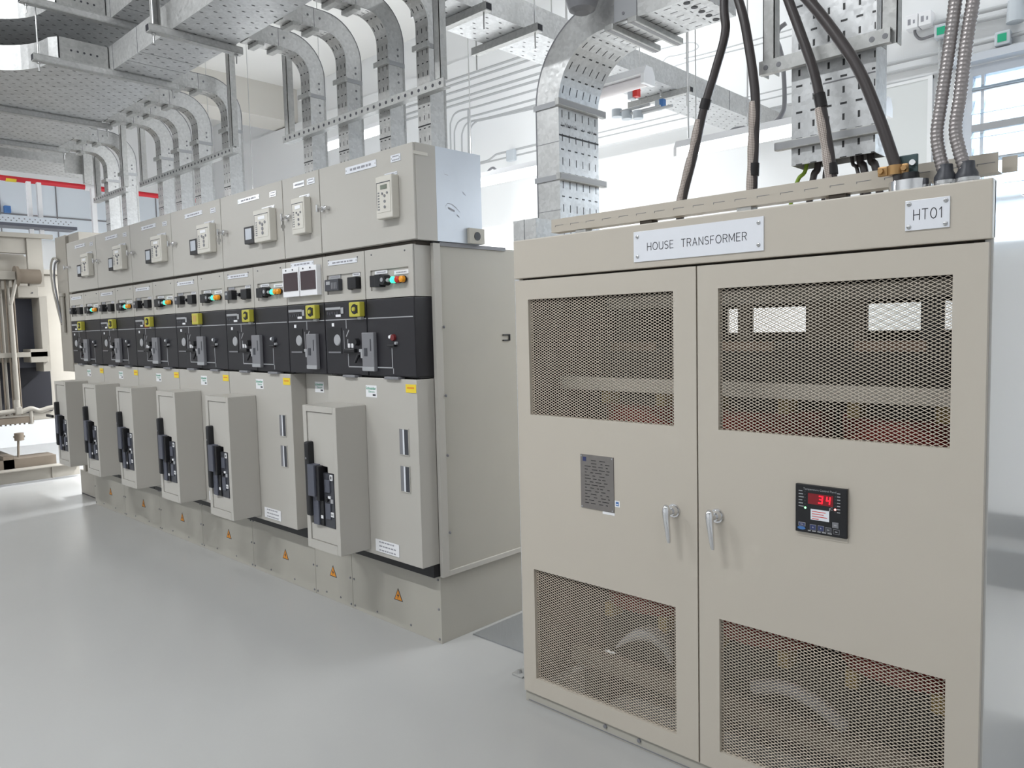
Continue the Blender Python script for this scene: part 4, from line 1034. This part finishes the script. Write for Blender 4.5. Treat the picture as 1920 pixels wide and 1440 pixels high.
def trapeze(label, x, y0, y1, z, post_y=None, rods=True):
    t = thing('trapeze_strut', label, 'strut', (x, (y0 + y1) / 2, z), 'strut channels under the overhead trays')
    ym = (y0 + y1) / 2
    b = B('galvd'); b.box(-.0205, .0205, y0 - ym, y1 - ym, -.0405, -.0005, bev=.002); b.box(.0206, .0212, y0 - ym, y1 - ym, -.034, -.008, 'galv')
    n = int((y1 - y0) / .075)
    for k in range(n): b.box(-.006, .006, y0 - ym + .03 + k * .075, y0 - ym + .055 + k * .075, -.0412, -.0405, 'lgrey')
    b.box(-.018, .018, y0 - ym - .001, y0 - ym, -.036, -.006, 'dark'); b.box(-.018, .018, y1 - ym, y1 - ym + .001, -.036, -.006, 'dark')
    b.obj('strut_channel', t)
    for y in ((y0 + .03), (y1 - .03)):
        b = B('satin'); b.cyl((0, y - ym, -.09), (0, y - ym, RZ - z + .01), .004, seg=8); b.cyl((0, y - ym, -.05), (0, y - ym, -.041), .011, seg=6); b.obj('threaded_rod', t)
    if post_y is not None:
        b = B('galvd'); q = post_y - ym; b.box(-.06, -.057, q - .02, q + .02, .0, RZ - z); b.box(-.06, -.022, q - .02, q - .017, 0, RZ - z); b.box(-.06, -.022, q + .017, q + .02, 0, RZ - z); b.obj('channel_hanger', t)
trapeze('strut under the lower tray above the near ducts, its right end cut square', -1.2, -.66, -.165, 3.089, -.60)
trapeze('long strut under the lower broad tray, nearest the curved side wall', -2.02, -.95, -.165, 3.089)
trapeze('strut under the lower broad tray toward the middle group of ducts', -3.22, -.95, -.14, 3.089)
trapeze('farthest strut under the lower broad tray', -4.2, -.95, -.14, 3.089)
trapeze('strut under the upper broad tray, seen above the lower one', -1.995, -1.0, -.165, 3.376)

# tray running to the back wall
yt = thing('overhead_cable_tray', 'galvanised tray running away to the back wall behind the large curved duct', 'cable tray', (.0, 2.0, 3.09), 'overhead cable trays above the aisle')
b = B('galv'); b.box(-.26, .04, -1.75, 1.88, 0, .14, 'galv', fm={'-z': 'perf_dots'}); b.obj('tray_body', yt)
for y in (-.45, .98): bx('joint_plate', yt, 'mgrey', .0405, .042, y, y + .003, .0, .14)
for y, lab in ((.40, 'cross strut under the back tray nearest the switchgear'), (.77, 'cross strut under the back tray behind the large curved duct'), (2.27, 'cross strut under the back tray, with a hanging blue device')):
    t = thing('trapeze_strut', lab, 'strut', (-.08, y, 3.089), 'strut channels under the overhead trays')
    b = B('galvd'); b.box(-.27, .22, -.0205, .0205, -.041, -.0005, bev=.002); b.box(.22, .221, -.018, .018, -.036, -.006, 'dark'); b.obj('strut_channel', t)
    for x in (-.25, .185):
        b = B('satin'); b.cyl((x, 0, -.12), (x, 0, RZ - 3.089 + .01), .004, seg=8); b.obj('threaded_rod', t)

# ------------------------------------------------------------------ lights
def batten(label, x0, x1, y, z, lit, rods=True, power=0, grp='suspended fluorescent battens'):
    t = thing('batten_light', label, 'light', ((x0 + x1) / 2, y, z), grp); L = (x1 - x0) / 2
    b = B('fixture'); b.prism([(-.055, .03), (-.03, .075), (.03, .075), (.055, .03)], 'x', -L, L); b.box(-L, -L + .02, -.055, .055, -.02, .03); b.box(L - .02, L, -.055, .055, -.02, .03); b.obj('light_body', t)
    b = B('tube_lit' if lit else 'tube_off'); b.cyl((-L + .02, 0, .004), (L - .02, 0, .004), .030, seg=16); b.obj('light_tube', t)
    for x in (-L * .8, L * .8):
        b = B('satin'); b.cyl((x, 0, .075), (x, 0, RZ - z + .01), .004, seg=8); b.obj('suspension_rod', t)
    if power:
        ld = bpy.data.lights.new('batten_glow', 'AREA'); ld.shape = 'RECTANGLE'; ld.size = 2 * L; ld.size_y = .08; ld.energy = power; ld.color = (.95, .98, 1.0)
        lo = bpy.data.objects.new('batten_glow', ld); COL.objects.link(lo); lo.parent = t; lo.location = (0, 0, -.035); ld.spread = math.radians(175)
    return t
BP = 170
batten('lit fluorescent batten hanging behind the power cables', .20, 1.44, 2.0, 2.60, True, power=BP * .22)
batten('lit fluorescent batten hanging just right of the grey end panel of the switchgear', -1.80, -.56, 2.0, 2.68, True, power=BP * .32)
batten('lit fluorescent batten glowing behind the near group of ducts', -3.9, -2.66, 2.0, 3.33, True, power=BP * 1.5)
batten('lit fluorescent batten far behind the middle group of ducts', -6.3, -5.06, 2.0, 2.80, True, power=BP * 1.5)
batten('unlit white batten fixture below the back tray, beside the large curved duct', -.19, .435, 1.32, 2.85, False)
for x, y in ((-4.2, -2.7), (-1.4, -2.7), (1.2, -2.7), (3.6, -2.7), (-8.6, -2.7), (-8.6, .6)):
    batten('lit fluorescent batten over the aisle, %s' % {-4.2: 'farthest left of the aisle row', -1.4: 'second from the left of the aisle row', 1.2: 'third from the left of the aisle row', 3.6: 'rightmost of the aisle row', -8.6: 'beyond the oil transformer'}[x], x - .62, x + .62, y, 3.7, True, power=AP, grp='battens over the aisle') if False else None
AP = 54
for x, y, where, kk, zz in ((-5.0, -2.2, 'far left one of the row over the aisle', 1.15, 3.1), (-1.8, -3.0, 'left middle one of the row over the aisle', 1.5, 4.4), (.7, -3.1, 'right middle one of the row over the aisle', 1.75, 4.6), (3.7, -2.4, 'right hand one of the row over the aisle', .35, 4.3), (-8.7, -1.6, 'one beyond the oil transformer', 1.1, 4.3), (-1.2, 2.9, 'one added high above the back tray to brighten the walls', .7, 5.0), (2.0, 2.9, 'one added high above the window to brighten the walls', .35, 5.0)):  # last two battens are unseen additions that brighten walls and ceiling
    batten('fluorescent batten outside the view, ' + where, x - .62, x + .62, y, zz, True, power=AP * kk, grp='battens over the aisle')

# ------------------------------------------------------------------ conduits, boxes and small fittings on the back wall
def conduit(label, pts, r=.0125, sm=True, saddles=(), group='conduits on the back wall', mat='conduit', name='conduit_pipe', dy=0):
    P = spline(pts, 6) if sm else [Vector(p) for p in pts]
    t = thing(name, label, 'conduit', pts[0], group); o = Vector(pts[0])
    b = B(mat); b.tube([p - o for p in P], r, 8); b.obj('pipe', t)
    for s in saddles:
        i = min(len(P) - 1, int(s * len(P))); p = P[i] - o
        b = B('conduit'); b.box(p.x - .012, p.x + .012, -.02, .05, p.z - .045, p.z + .045, bev=.004); b.cyl((p.x, 0, p.z - .05), (p.x, 0, p.z - .075), .012, seg=8); b.obj('saddle', t)
    return t
W = 3.85
conduit('upper one of the lower pair of straight wall conduits behind the power cables', [(-2.4, W, 3.421), (.78, W, 3.416)], saddles=(), sm=False)
conduit('lower one of the lower pair of straight wall conduits behind the power cables', [(-2.4, W, 3.376), (.78, W, 3.36)], saddles=(), sm=False)
conduit('upper of two wall conduits passing behind the second power cable', [(-.84, W, 3.884), (-.499, W, 3.868), (.68, W, 3.860)])
conduit('wall conduit with a downward bend, under the one behind the second power cable', [(-1.04, W, 3.66), (-1.032, W, 3.78), (-.97, W, 3.833), (-.787, W, 3.843), (-.26, W, 3.823), (.68, W, 3.80)])
conduit('short hooked conduit below the large tray end, looping back on itself', [(-1.092, W, 3.80), (-1.08, W, 3.88), (-1.014, W, 3.938), (-.909, W, 3.93), (-.74, W, 3.928), (-.70, W, 3.955), (-.786, W, 4.007), (-1.1, W, 4.03)])
conduit('upper straight conduit left of the louvred window', [(.80, W, 3.411), (2.3, W, 3.398)], .014, False)
conduit('lower straight conduit left of the louvred window', [(.80, W, 3.345), (2.3, W, 3.330)], .014, False)
conduit('conduit above the louvred window leading to the grey bulkhead fitting', [(1.30, W, 3.56), (1.62, W, 3.55)], .016, False)
conduit('conduit entering the pair of white boxes from the right', [(1.13, W, 3.62), (1.9, W, 3.60)], .016, False)
conduit('drooping flexible conduit below the pair of white boxes', [(1.035, W, 3.63), (1.035, W, 3.58), (1.071, W, 3.534), (1.137, W, 3.535), (1.19, W, 3.541)], .010, mat='mgrey')
conduit('vertical conduit below the left green-faced box', [(1.20, W, 3.52), (1.20, W, 3.20), (1.20, W, 2.4)], .014, False)
for k, (x, zt, z0) in enumerate(((-3.93, 4.04, 4.03), (-3.865, 3.94, 3.935), (-3.74, 3.885, 3.87))):
    conduit(('leftmost', 'second', 'third')[k] + ' of the bent conduits rising behind the grey end box of the switchgear', [(x, W, 3.30), (x, W, zt - .2), (x + .02, W, zt - .08), (x + .13, W, zt), (x + .5, W, z0), (-2.2, W, z0 - .02)], .016)
conduit('straight vertical conduit behind the grey end box of the switchgear', [(-3.631, W, 3.30), (-3.613, W, 4.02)], .022, False)
conduit('rightmost bent conduit rising behind the grey end box of the switchgear', [(-3.60, W, 3.70), (-3.586, W, 3.819), (-3.488, W, 3.87), (-3.359, W, 3.867), (-2.2, W, 3.81)], .016)
for k, z in enumerate((4.41, 4.35, 4.265, 4.18, 4.115)):
    conduit(('topmost', 'second from top', 'middle', 'second from bottom', 'lowest')[k] + ' of the five parallel wall conduits left of the large duct', [(-5.2, W, z + .03), (-2.25 + (0.05 * k), W, z - .02)], .018, False)
conduit('stepped conduit just right of the grey end box of the switchgear', [(-4.2, W, 3.41), (-3.445, W, 3.409), (-3.309, W, 3.415), (-3.2, W, 3.452), (-3.084, W, 3.456), (-2.2, W, 3.454)], .016)
conduit('conduit with a grey box right of the grey end box of the switchgear', [(-4.2, W, 3.40), (-2.2, W, 3.39)], .014, False)
tag(bx('junction_box', None, 'jbox', -3.01, -2.89, W - .05, W + .03, 3.34, 3.46, bev=.012), 'grey junction box on the conduit right of the grey end box', 'junction box')
for k, (x0, x1) in enumerate(((.985, 1.068), (1.072, 1.152))):
    t = thing('switch_box', ('left', 'right')[k] + ' white box of the pair under the ceiling, right of the slotted tray', 'box', ((x0 + x1) / 2, W, 3.65), 'white boxes on the back wall')
    bx('box_body', t, 'white', -.04, .04, -.06, .04, -.045, .05, bev=.004)
    b = B('greyink'); b.box(-.025, -.005, -.061, -.06, -.02, .02); b.box(.01, .022, -.061, -.06, -.015, .01); b.obj('box_print', t)
for x, z, lab in ((1.215, 3.539, 'green-faced square box half hidden by the left flexible conduit'), (1.582, 3.392, 'green-faced square box above the louvred window')):
    t = thing('junction_box', lab, 'junction box', (x, W, z)); bx('box_body', t, 'jbox', -.045, .045, -.05, .04, -.045, .045, bev=.01); bx('box_face', t, 'green', -.026, .026, -.053, -.049, -.026, .026)
b = B('jbox'); b.cyl((0, 0, -.10), (0, 0, .04), .052, .045, 18); b.cyl((0, 0, .04), (0, 0, .12), .025, .022, 14)
tag(b.obj('bulkhead_fitting', None, (1.649, W - .02, 3.58)), 'grey rounded bulkhead fitting at the top right corner above the window', 'fitting')
# flexible tails of the lit battens
b = B('mgrey'); b.tube(spline([(-1.72, 2.03, 2.735), (-1.62, 2.05, 2.748), (-1.572, 2.05, 2.757), (-1.523, 2.05, 2.787), (-1.481, 2.05, 2.793), (-1.441, 2.05, 2.762), (-1.43, 2.05, 2.745)], 8), .010, 8)
tag(b.obj('flexible_tail'), 'arched grey flexible lead over the batten beside the grey end box', 'lead')
b = B('mgrey'); b.tube(spline([(.523, 2.05, 2.67), (.547, 2.05, 2.694), (.599, 2.05, 2.693), (.649, 2.05, 2.68), (.716, 2.05, 2.675), (.797, 2.05, 2.685), (.844, 2.05, 2.72), (.863, 2.05, 2.791), (.853, 2.05, 3.001), (.834, 2.05, 3.094), (.815, 2.05, 3.15), (.83, 2.05, 3.20), (.87, 2.05, 3.22)], 8), .013, 8)
tag(b.obj('flexible_tail'), 'long grey flexible lead curling down to the batten behind the power cables', 'lead')
b = B('conduit'); b.tube(spline([(.62, 2.05, 2.70), (.60, 2.05, 2.71), (.56, 2.05, 2.69), (.53, 2.05, 2.66)], 6), .012, 8)
for x, y, z, m, lab in ((-.05, 2.20, 3.0, 'blue', 'small blue device hanging from the strut under the back tray'), (.27, 1.42, 2.845, 'red', 'small red device below the unlit batten')):
    t = thing('small_device', lab, 'device', (x, y, z)); bx('device_body', t, 'jbox', -.035, .0, -.02, .02, -.035, .03, bev=.005); bx('device_face', t, m, .0, .028, -.02, .02, -.028, .03, bev=.003)
    b = B('satin'); b.cyl((0, 0, .05), (0, 0, .12), .006, seg=8); b.obj('device_stem', t)
b.bm.free() if False else None
for k, (x, z) in enumerate(((-.30, 2.97), (-.22, 2.94), (-.13, 2.925))):
    t = thing('ceiling_conduit_box', ('left', 'middle', 'right')[k] + ' of three round conduit boxes under the back tray', 'junction box', (x, 2.05, z), 'round conduit boxes under the back tray')
    b = B('jbox'); b.cyl((0, 0, -.03), (0, 0, .02), .035, seg=16); b.obj('box_body', t)
    b = B('conduit'); b.cyl((.02, 0, 0), (.26, .0, .0), .010, seg=8); b.obj('box_conduit', t)
# rods that hang from the ceiling behind the cables
for x, y, z, lab in ((.33, 1.9, 2.66, 'thin ceiling rod between the large duct and the first power cable'), (.62, 2.9, 3.0, 'thin ceiling rod between the two left power cables'), (.17, 3.0, 2.9, 'thin ceiling rod above the unlit batten'), (-1.15, 2.4, 2.75, 'thin ceiling rod left of the large duct')):
    b = B('satin'); b.cyl((0, 0, 0), (0, 0, RZ - z), .0055, seg=8); tag(b.obj('ceiling_rod', None, (x, y, z)), lab, 'rod', 'thin ceiling rods')

# background tray seen between the ducts
t = thing('overhead_cable_tray', 'pale galvanised tray behind the switchgear, seen between the middle and near ducts', 'cable tray', (-4.6, 3.0, 3.02), 'overhead cable trays above the aisle')
b = B('galvside'); b.box(-3.2, 1.7, -.15, .15, 0, .26, 'galvside', fm={'-z': 'perf_dots'}); b.obj('tray_body', t)

# ------------------------------------------------------------------ oil transformer and cable box at the left
cb = thing('cable_box', 'tan cable box standing between the oil transformer and the first switchgear cubicle', 'cable box', (-5.35, .14, 0))
b = B('oil'); b.box(-.33, -.02, 0, .7, 1.22, 2.53, bev=.004); b.box(.02, .30, .02, .7, 1.88, 2.53, bev=.003); b.box(.24, .30, .02, .10, .25, 1.90); b.box(.02, .07, .02, .10, .25, 1.90); b.box(-.02, .02, .03, .7, .25, 2.53)
b.box(.07, .24, .02, .08, 1.27, 1.33); b.box(.07, .24, .10, .6, .25, 1.30, 'oild'); b.box(.07, .24, .4, .6, 1.33, 1.88, 'oild')
b.obj('box_body', cb)
b = B('oil'); b.box(-.12, .33, .03, .60, .0, .25, bev=.004); b.box(-.1, .31, .028, .031, .01, .02, 'ink'); b.obj('pedestal', cb)
b = B('satin'); b.cyl((.28, -.0, 2.12), (.28, -.03, 2.12), .014, seg=10); b.box(.30, .36, -.03, .0, 2.10, 2.125); b.obj('box_lock', cb)
b = B('oil'); b.cyl((-.14, -.02, 1.60), (-.14, -.02, 1.96), .018, seg=10); b.cyl((-.14, -.02, 1.95), (-.14, -.02, 1.98), .03, seg=10); b.obj('earth_stud_pipe', cb)
b = B('oil'); b.tube(spline([(-.20, -.02, 2.30), (-.30, -.03, 2.33), (-.40, -.03, 2.25), (-.38, -.03, 2.05), (-.28, -.03, 1.85), (-.18, -.03, 1.68)], 6), .011, 8); b.tube(spline([(-.20, -.02, 2.30), (-.27, -.03, 2.27), (-.32, -.03, 2.12), (-.26, -.03, 1.92), (-.17, -.03, 1.70)], 6), .009, 8, 'mgrey'); b.obj('cable_loop', cb)
# coordinates below: local y = world y + .3, local z = world z, local x = world x + 6.4
ot = thing('oil_transformer', 'tan oil-filled transformer with vertical radiator pipes at the left edge, on a steel skid', 'transformer', (-6.4, -.3, 0))
b = B('oil'); b.box(-1.6, -.32, -1.0, .95, .66, 2.25, bev=.01); b.box(-1.65, -.27, -1.05, 1.0, 2.25, 2.30)
b.obj('tank', ot)
b = B('oil'); b.cyl((-.35, -1.1, 2.33), (-.35, .42, 2.33), .13, seg=24); b.cyl((-.35, .42, 2.33), (-.35, .45, 2.33), .11, seg=24); b.obj('conservator', ot)
b = B('oil'); b.box(-.12, -.02, -1.2, .40, 2.44, 2.64, bev=.003); b.box(-.02, .03, -1.2, .62, 2.60, 2.645); b.box(-.06, .0, .38, .52, 2.10, 2.64); b.box(-.02, .02, .06, .12, 2.45, 2.74); b.obj('top_frame', ot)
b = B('oild'); b.cyl((.0, .27, 2.20), (.0, .48, 2.20), .075, seg=18); b.cyl((.0, .25, 2.20), (.0, .28, 2.20), .105, seg=18); b.obj('valve_flange', ot)
b = B('oil'); b.box(-.25, .06, -.5, .245, 2.16, 2.245, bev=.003); b.obj('radiator_header', ot)
for k in range(9):
    y = .225 - k * .0345; b = B('oil' if k % 2 else 'oild'); b.cyl((.02 - .05 * (k % 2), y, .76), (.02 - .05 * (k % 2), y, 2.165), .0085 if k % 2 == 0 else .0125, seg=10); b.obj('radiator_pipe', ot)
b = B('oil'); b.cyl((.05, .19, .92), (.05, .185, 1.90), .021, seg=12); b.cyl((.05, .187, 1.90), (.04, .255, 2.16), .017, seg=10); b.cyl((.05, .18, .80), (.05, .18, .92), .03, seg=12); b.obj('drain_pipe', ot)
b = B('oil'); b.tube(spline([(.05, -.5, .80), (.05, .02, .80), (.05, .15, .81), (.05, .2, .79), (.05, .3, .82), (.05, .38, .79), (.05, .47, .81), (.05, .62, .83)], 6), .026, 10); b.cyl((.05, .30, .66), (.05, .30, .80), .018, seg=10); b.box(.02, .08, .16, .22, .77, .85, bev=.01); b.obj('bottom_pipe', ot)
b = B('oild'); b.box(-.06, .06, -.5, .32, .675, .735)
for k in range(12): b.cyl((.03, -.18 + k * .042, .66), (.03, -.18 + k * .042, .675), .009, seg=8)
b.obj('bottom_header', ot)
b = B('oil'); b.box(-.3, .0, .27, .46, 1.98, 2.10, bev=.004); b.cyl((.0, .40, 2.03), (.004, .40, 2.03), .008, seg=8, m='ink'); b.box(-.32, -.28, .24, .52, 1.24, 1.98, 'slate'); b.box(-.28, .0, .46, .53, 1.2, 2.0); b.box(-.28, .03, -.5, .50, 1.36, 1.41); b.box(-.25, .03, .34, .50, 1.30, 1.44, bev=.003); b.box(-.34, -.30, .0, .6, .75, 1.3, 'dark'); b.obj('control_cubicle', ot)
b = B('oild'); b.cyl((-.3, .26, .46), (-.3, .26, .54), .045, seg=12); b.box(-.32, -.28, .21, .31, .49, .51); b.cyl((-.3, .24, .28), (-.3, .25, .46), .012, seg=8); b.obj('drain_valve', ot)
b = B('oil'); b.box(-.24, -.20, -1.2, .80, .02, .16, bev=.003); b.box(-.26, -.12, -1.2, .80, .155, .165); b.box(-.9, -.24, -.9, -.8, .02, .30, 'oild'); b.box(-.9, -.3, .1, .2, .16, .30, 'oild'); b.box(-.26, -.18, .52, .53, .02, .16); b.box(-.6, -.3, -1.1, .60, .16, .26, 'oild'); b.obj('skid_beam', ot)

# ------------------------------------------------------------------ far left background
t = thing('fire_pipe', 'long red pipe crossing in front of the pale far wall at the left', 'pipe', (-9.0, 0, 3.66))
b = B('redpipe'); b.cyl((0, -3.5, .03), (0, 1.52, .0), .036, seg=14); b.cyl((0, 1.62, 0), (0, 3.4, -.03), .036, seg=14); b.obj('pipe', t)
b = B('white'); b.cyl((0, 1.50, 0), (0, 1.64, -.005), .046, seg=14); b.obj('pipe_coupling', t)
b = B('yellow'); b.cyl((0, .55, .0), (0, .67, .0), .0365, seg=14); b.obj('pipe_band', t)
for y, w, lab in ((.74, .05, 'left white post below the red pipe'), (.86, .05, 'second white post below the red pipe'), (1.52, .06, 'white post below the gap in the red pipe')):
    tag(bx('wall_post', None, 'white', -8.86, -8.80, y, y + w, 2.9, 3.62), lab, 'post')
b = B('bluegrey'); b.box(-.02, 0, -3.2, 3.2, -.35, .45); 
for k in range(9): b.box(0, .01, -3.1 + k * .72, -3.085 + k * .72, -.35, .45, 'mgrey')
b.box(0, .012, -3.2, 3.2, -.02, .0, 'mgrey')
tag(b.obj('far_panel', None, (-9.95, .9, 3.35)), 'pale blue-grey panelled strip on the far left wall below the red pipe', 'wall panel')
t = thing('overhead_cable_tray', 'far perforated tray with a dark lip along the left wall, below the red pipe', 'cable tray', (-8.6, 0, 3.02), 'overhead cable trays above the aisle')
b = B('galvside'); b.box(-.3, 0, -3.0, 1.25, .02, .11)
for k in range(60):
    b.box(.0005, .001, -.6 + k * .03, -.585 + k * .03, .04 + .03 * (k % 2), .055 + .03 * (k % 2), 'mgrey')
b.box(-.3, .002, -3.0, 1.25, -.02, .02, 'slate'); b.obj('tray_body', t)
tag(bx('wall_device', None, 'blue', -9.93, -9.85, .72, .80, 3.34, 3.44, bev=.01), 'small blue device on the far left wall panel', 'device')

# ------------------------------------------------------------------ daylight, world, camera
wd = bpy.data.worlds.new('World'); SC.world = wd; wd.use_nodes = True
bg = wd.node_tree.nodes['Background']; bg.inputs[0].default_value = (.80, .90, 1.0, 1); bg.inputs[1].default_value = 2.0
ld = bpy.data.lights.new('window_daylight', 'AREA'); ld.shape = 'RECTANGLE'; ld.size = WX1 - WX0; ld.size_y = WZ1 - WZ0; ld.energy = 40; ld.color = (.85, .93, 1.0)
lo = bpy.data.objects.new('window_daylight', ld); COL.objects.link(lo); lo.location = ((WX0 + WX1) / 2, RY1 + .3, (WZ0 + WZ1) / 2); lo.rotation_euler = (-PI / 2, 0, 0)

cam = bpy.data.cameras.new('camera'); co = bpy.data.objects.new('camera', cam); COL.objects.link(co); SC.camera = co
yaw, pit, rol = .7601, .0725, -.0238
fw = Vector((-math.sin(yaw) * math.cos(pit), math.cos(yaw) * math.cos(pit), -math.sin(pit)))
rt = Vector((math.cos(yaw), math.sin(yaw), 0)); up = rt.cross(fw)
r2 = rt * math.cos(rol) + up * math.sin(rol); u2 = -rt * math.sin(rol) + up * math.cos(rol)
co.matrix_world = Matrix(((r2.x, u2.x, -fw.x, 2.7602), (r2.y, u2.y, -fw.y, -2.2579), (r2.z, u2.z, -fw.z, 1.5329), (0, 0, 0, 1)))
cam.sensor_fit = 'HORIZONTAL'; cam.sensor_width = 36; cam.lens = 36 * 1421.8 / 1920; cam.clip_start = .05
SC.view_settings.view_transform = 'Standard'; SC.view_settings.look = 'None'; SC.view_settings.gamma = 1; SC.view_settings.use_curve_mapping = False
SC.view_settings.exposure = 0.0
SC.cycles.max_bounces = 10; SC.cycles.diffuse_bounces = 6
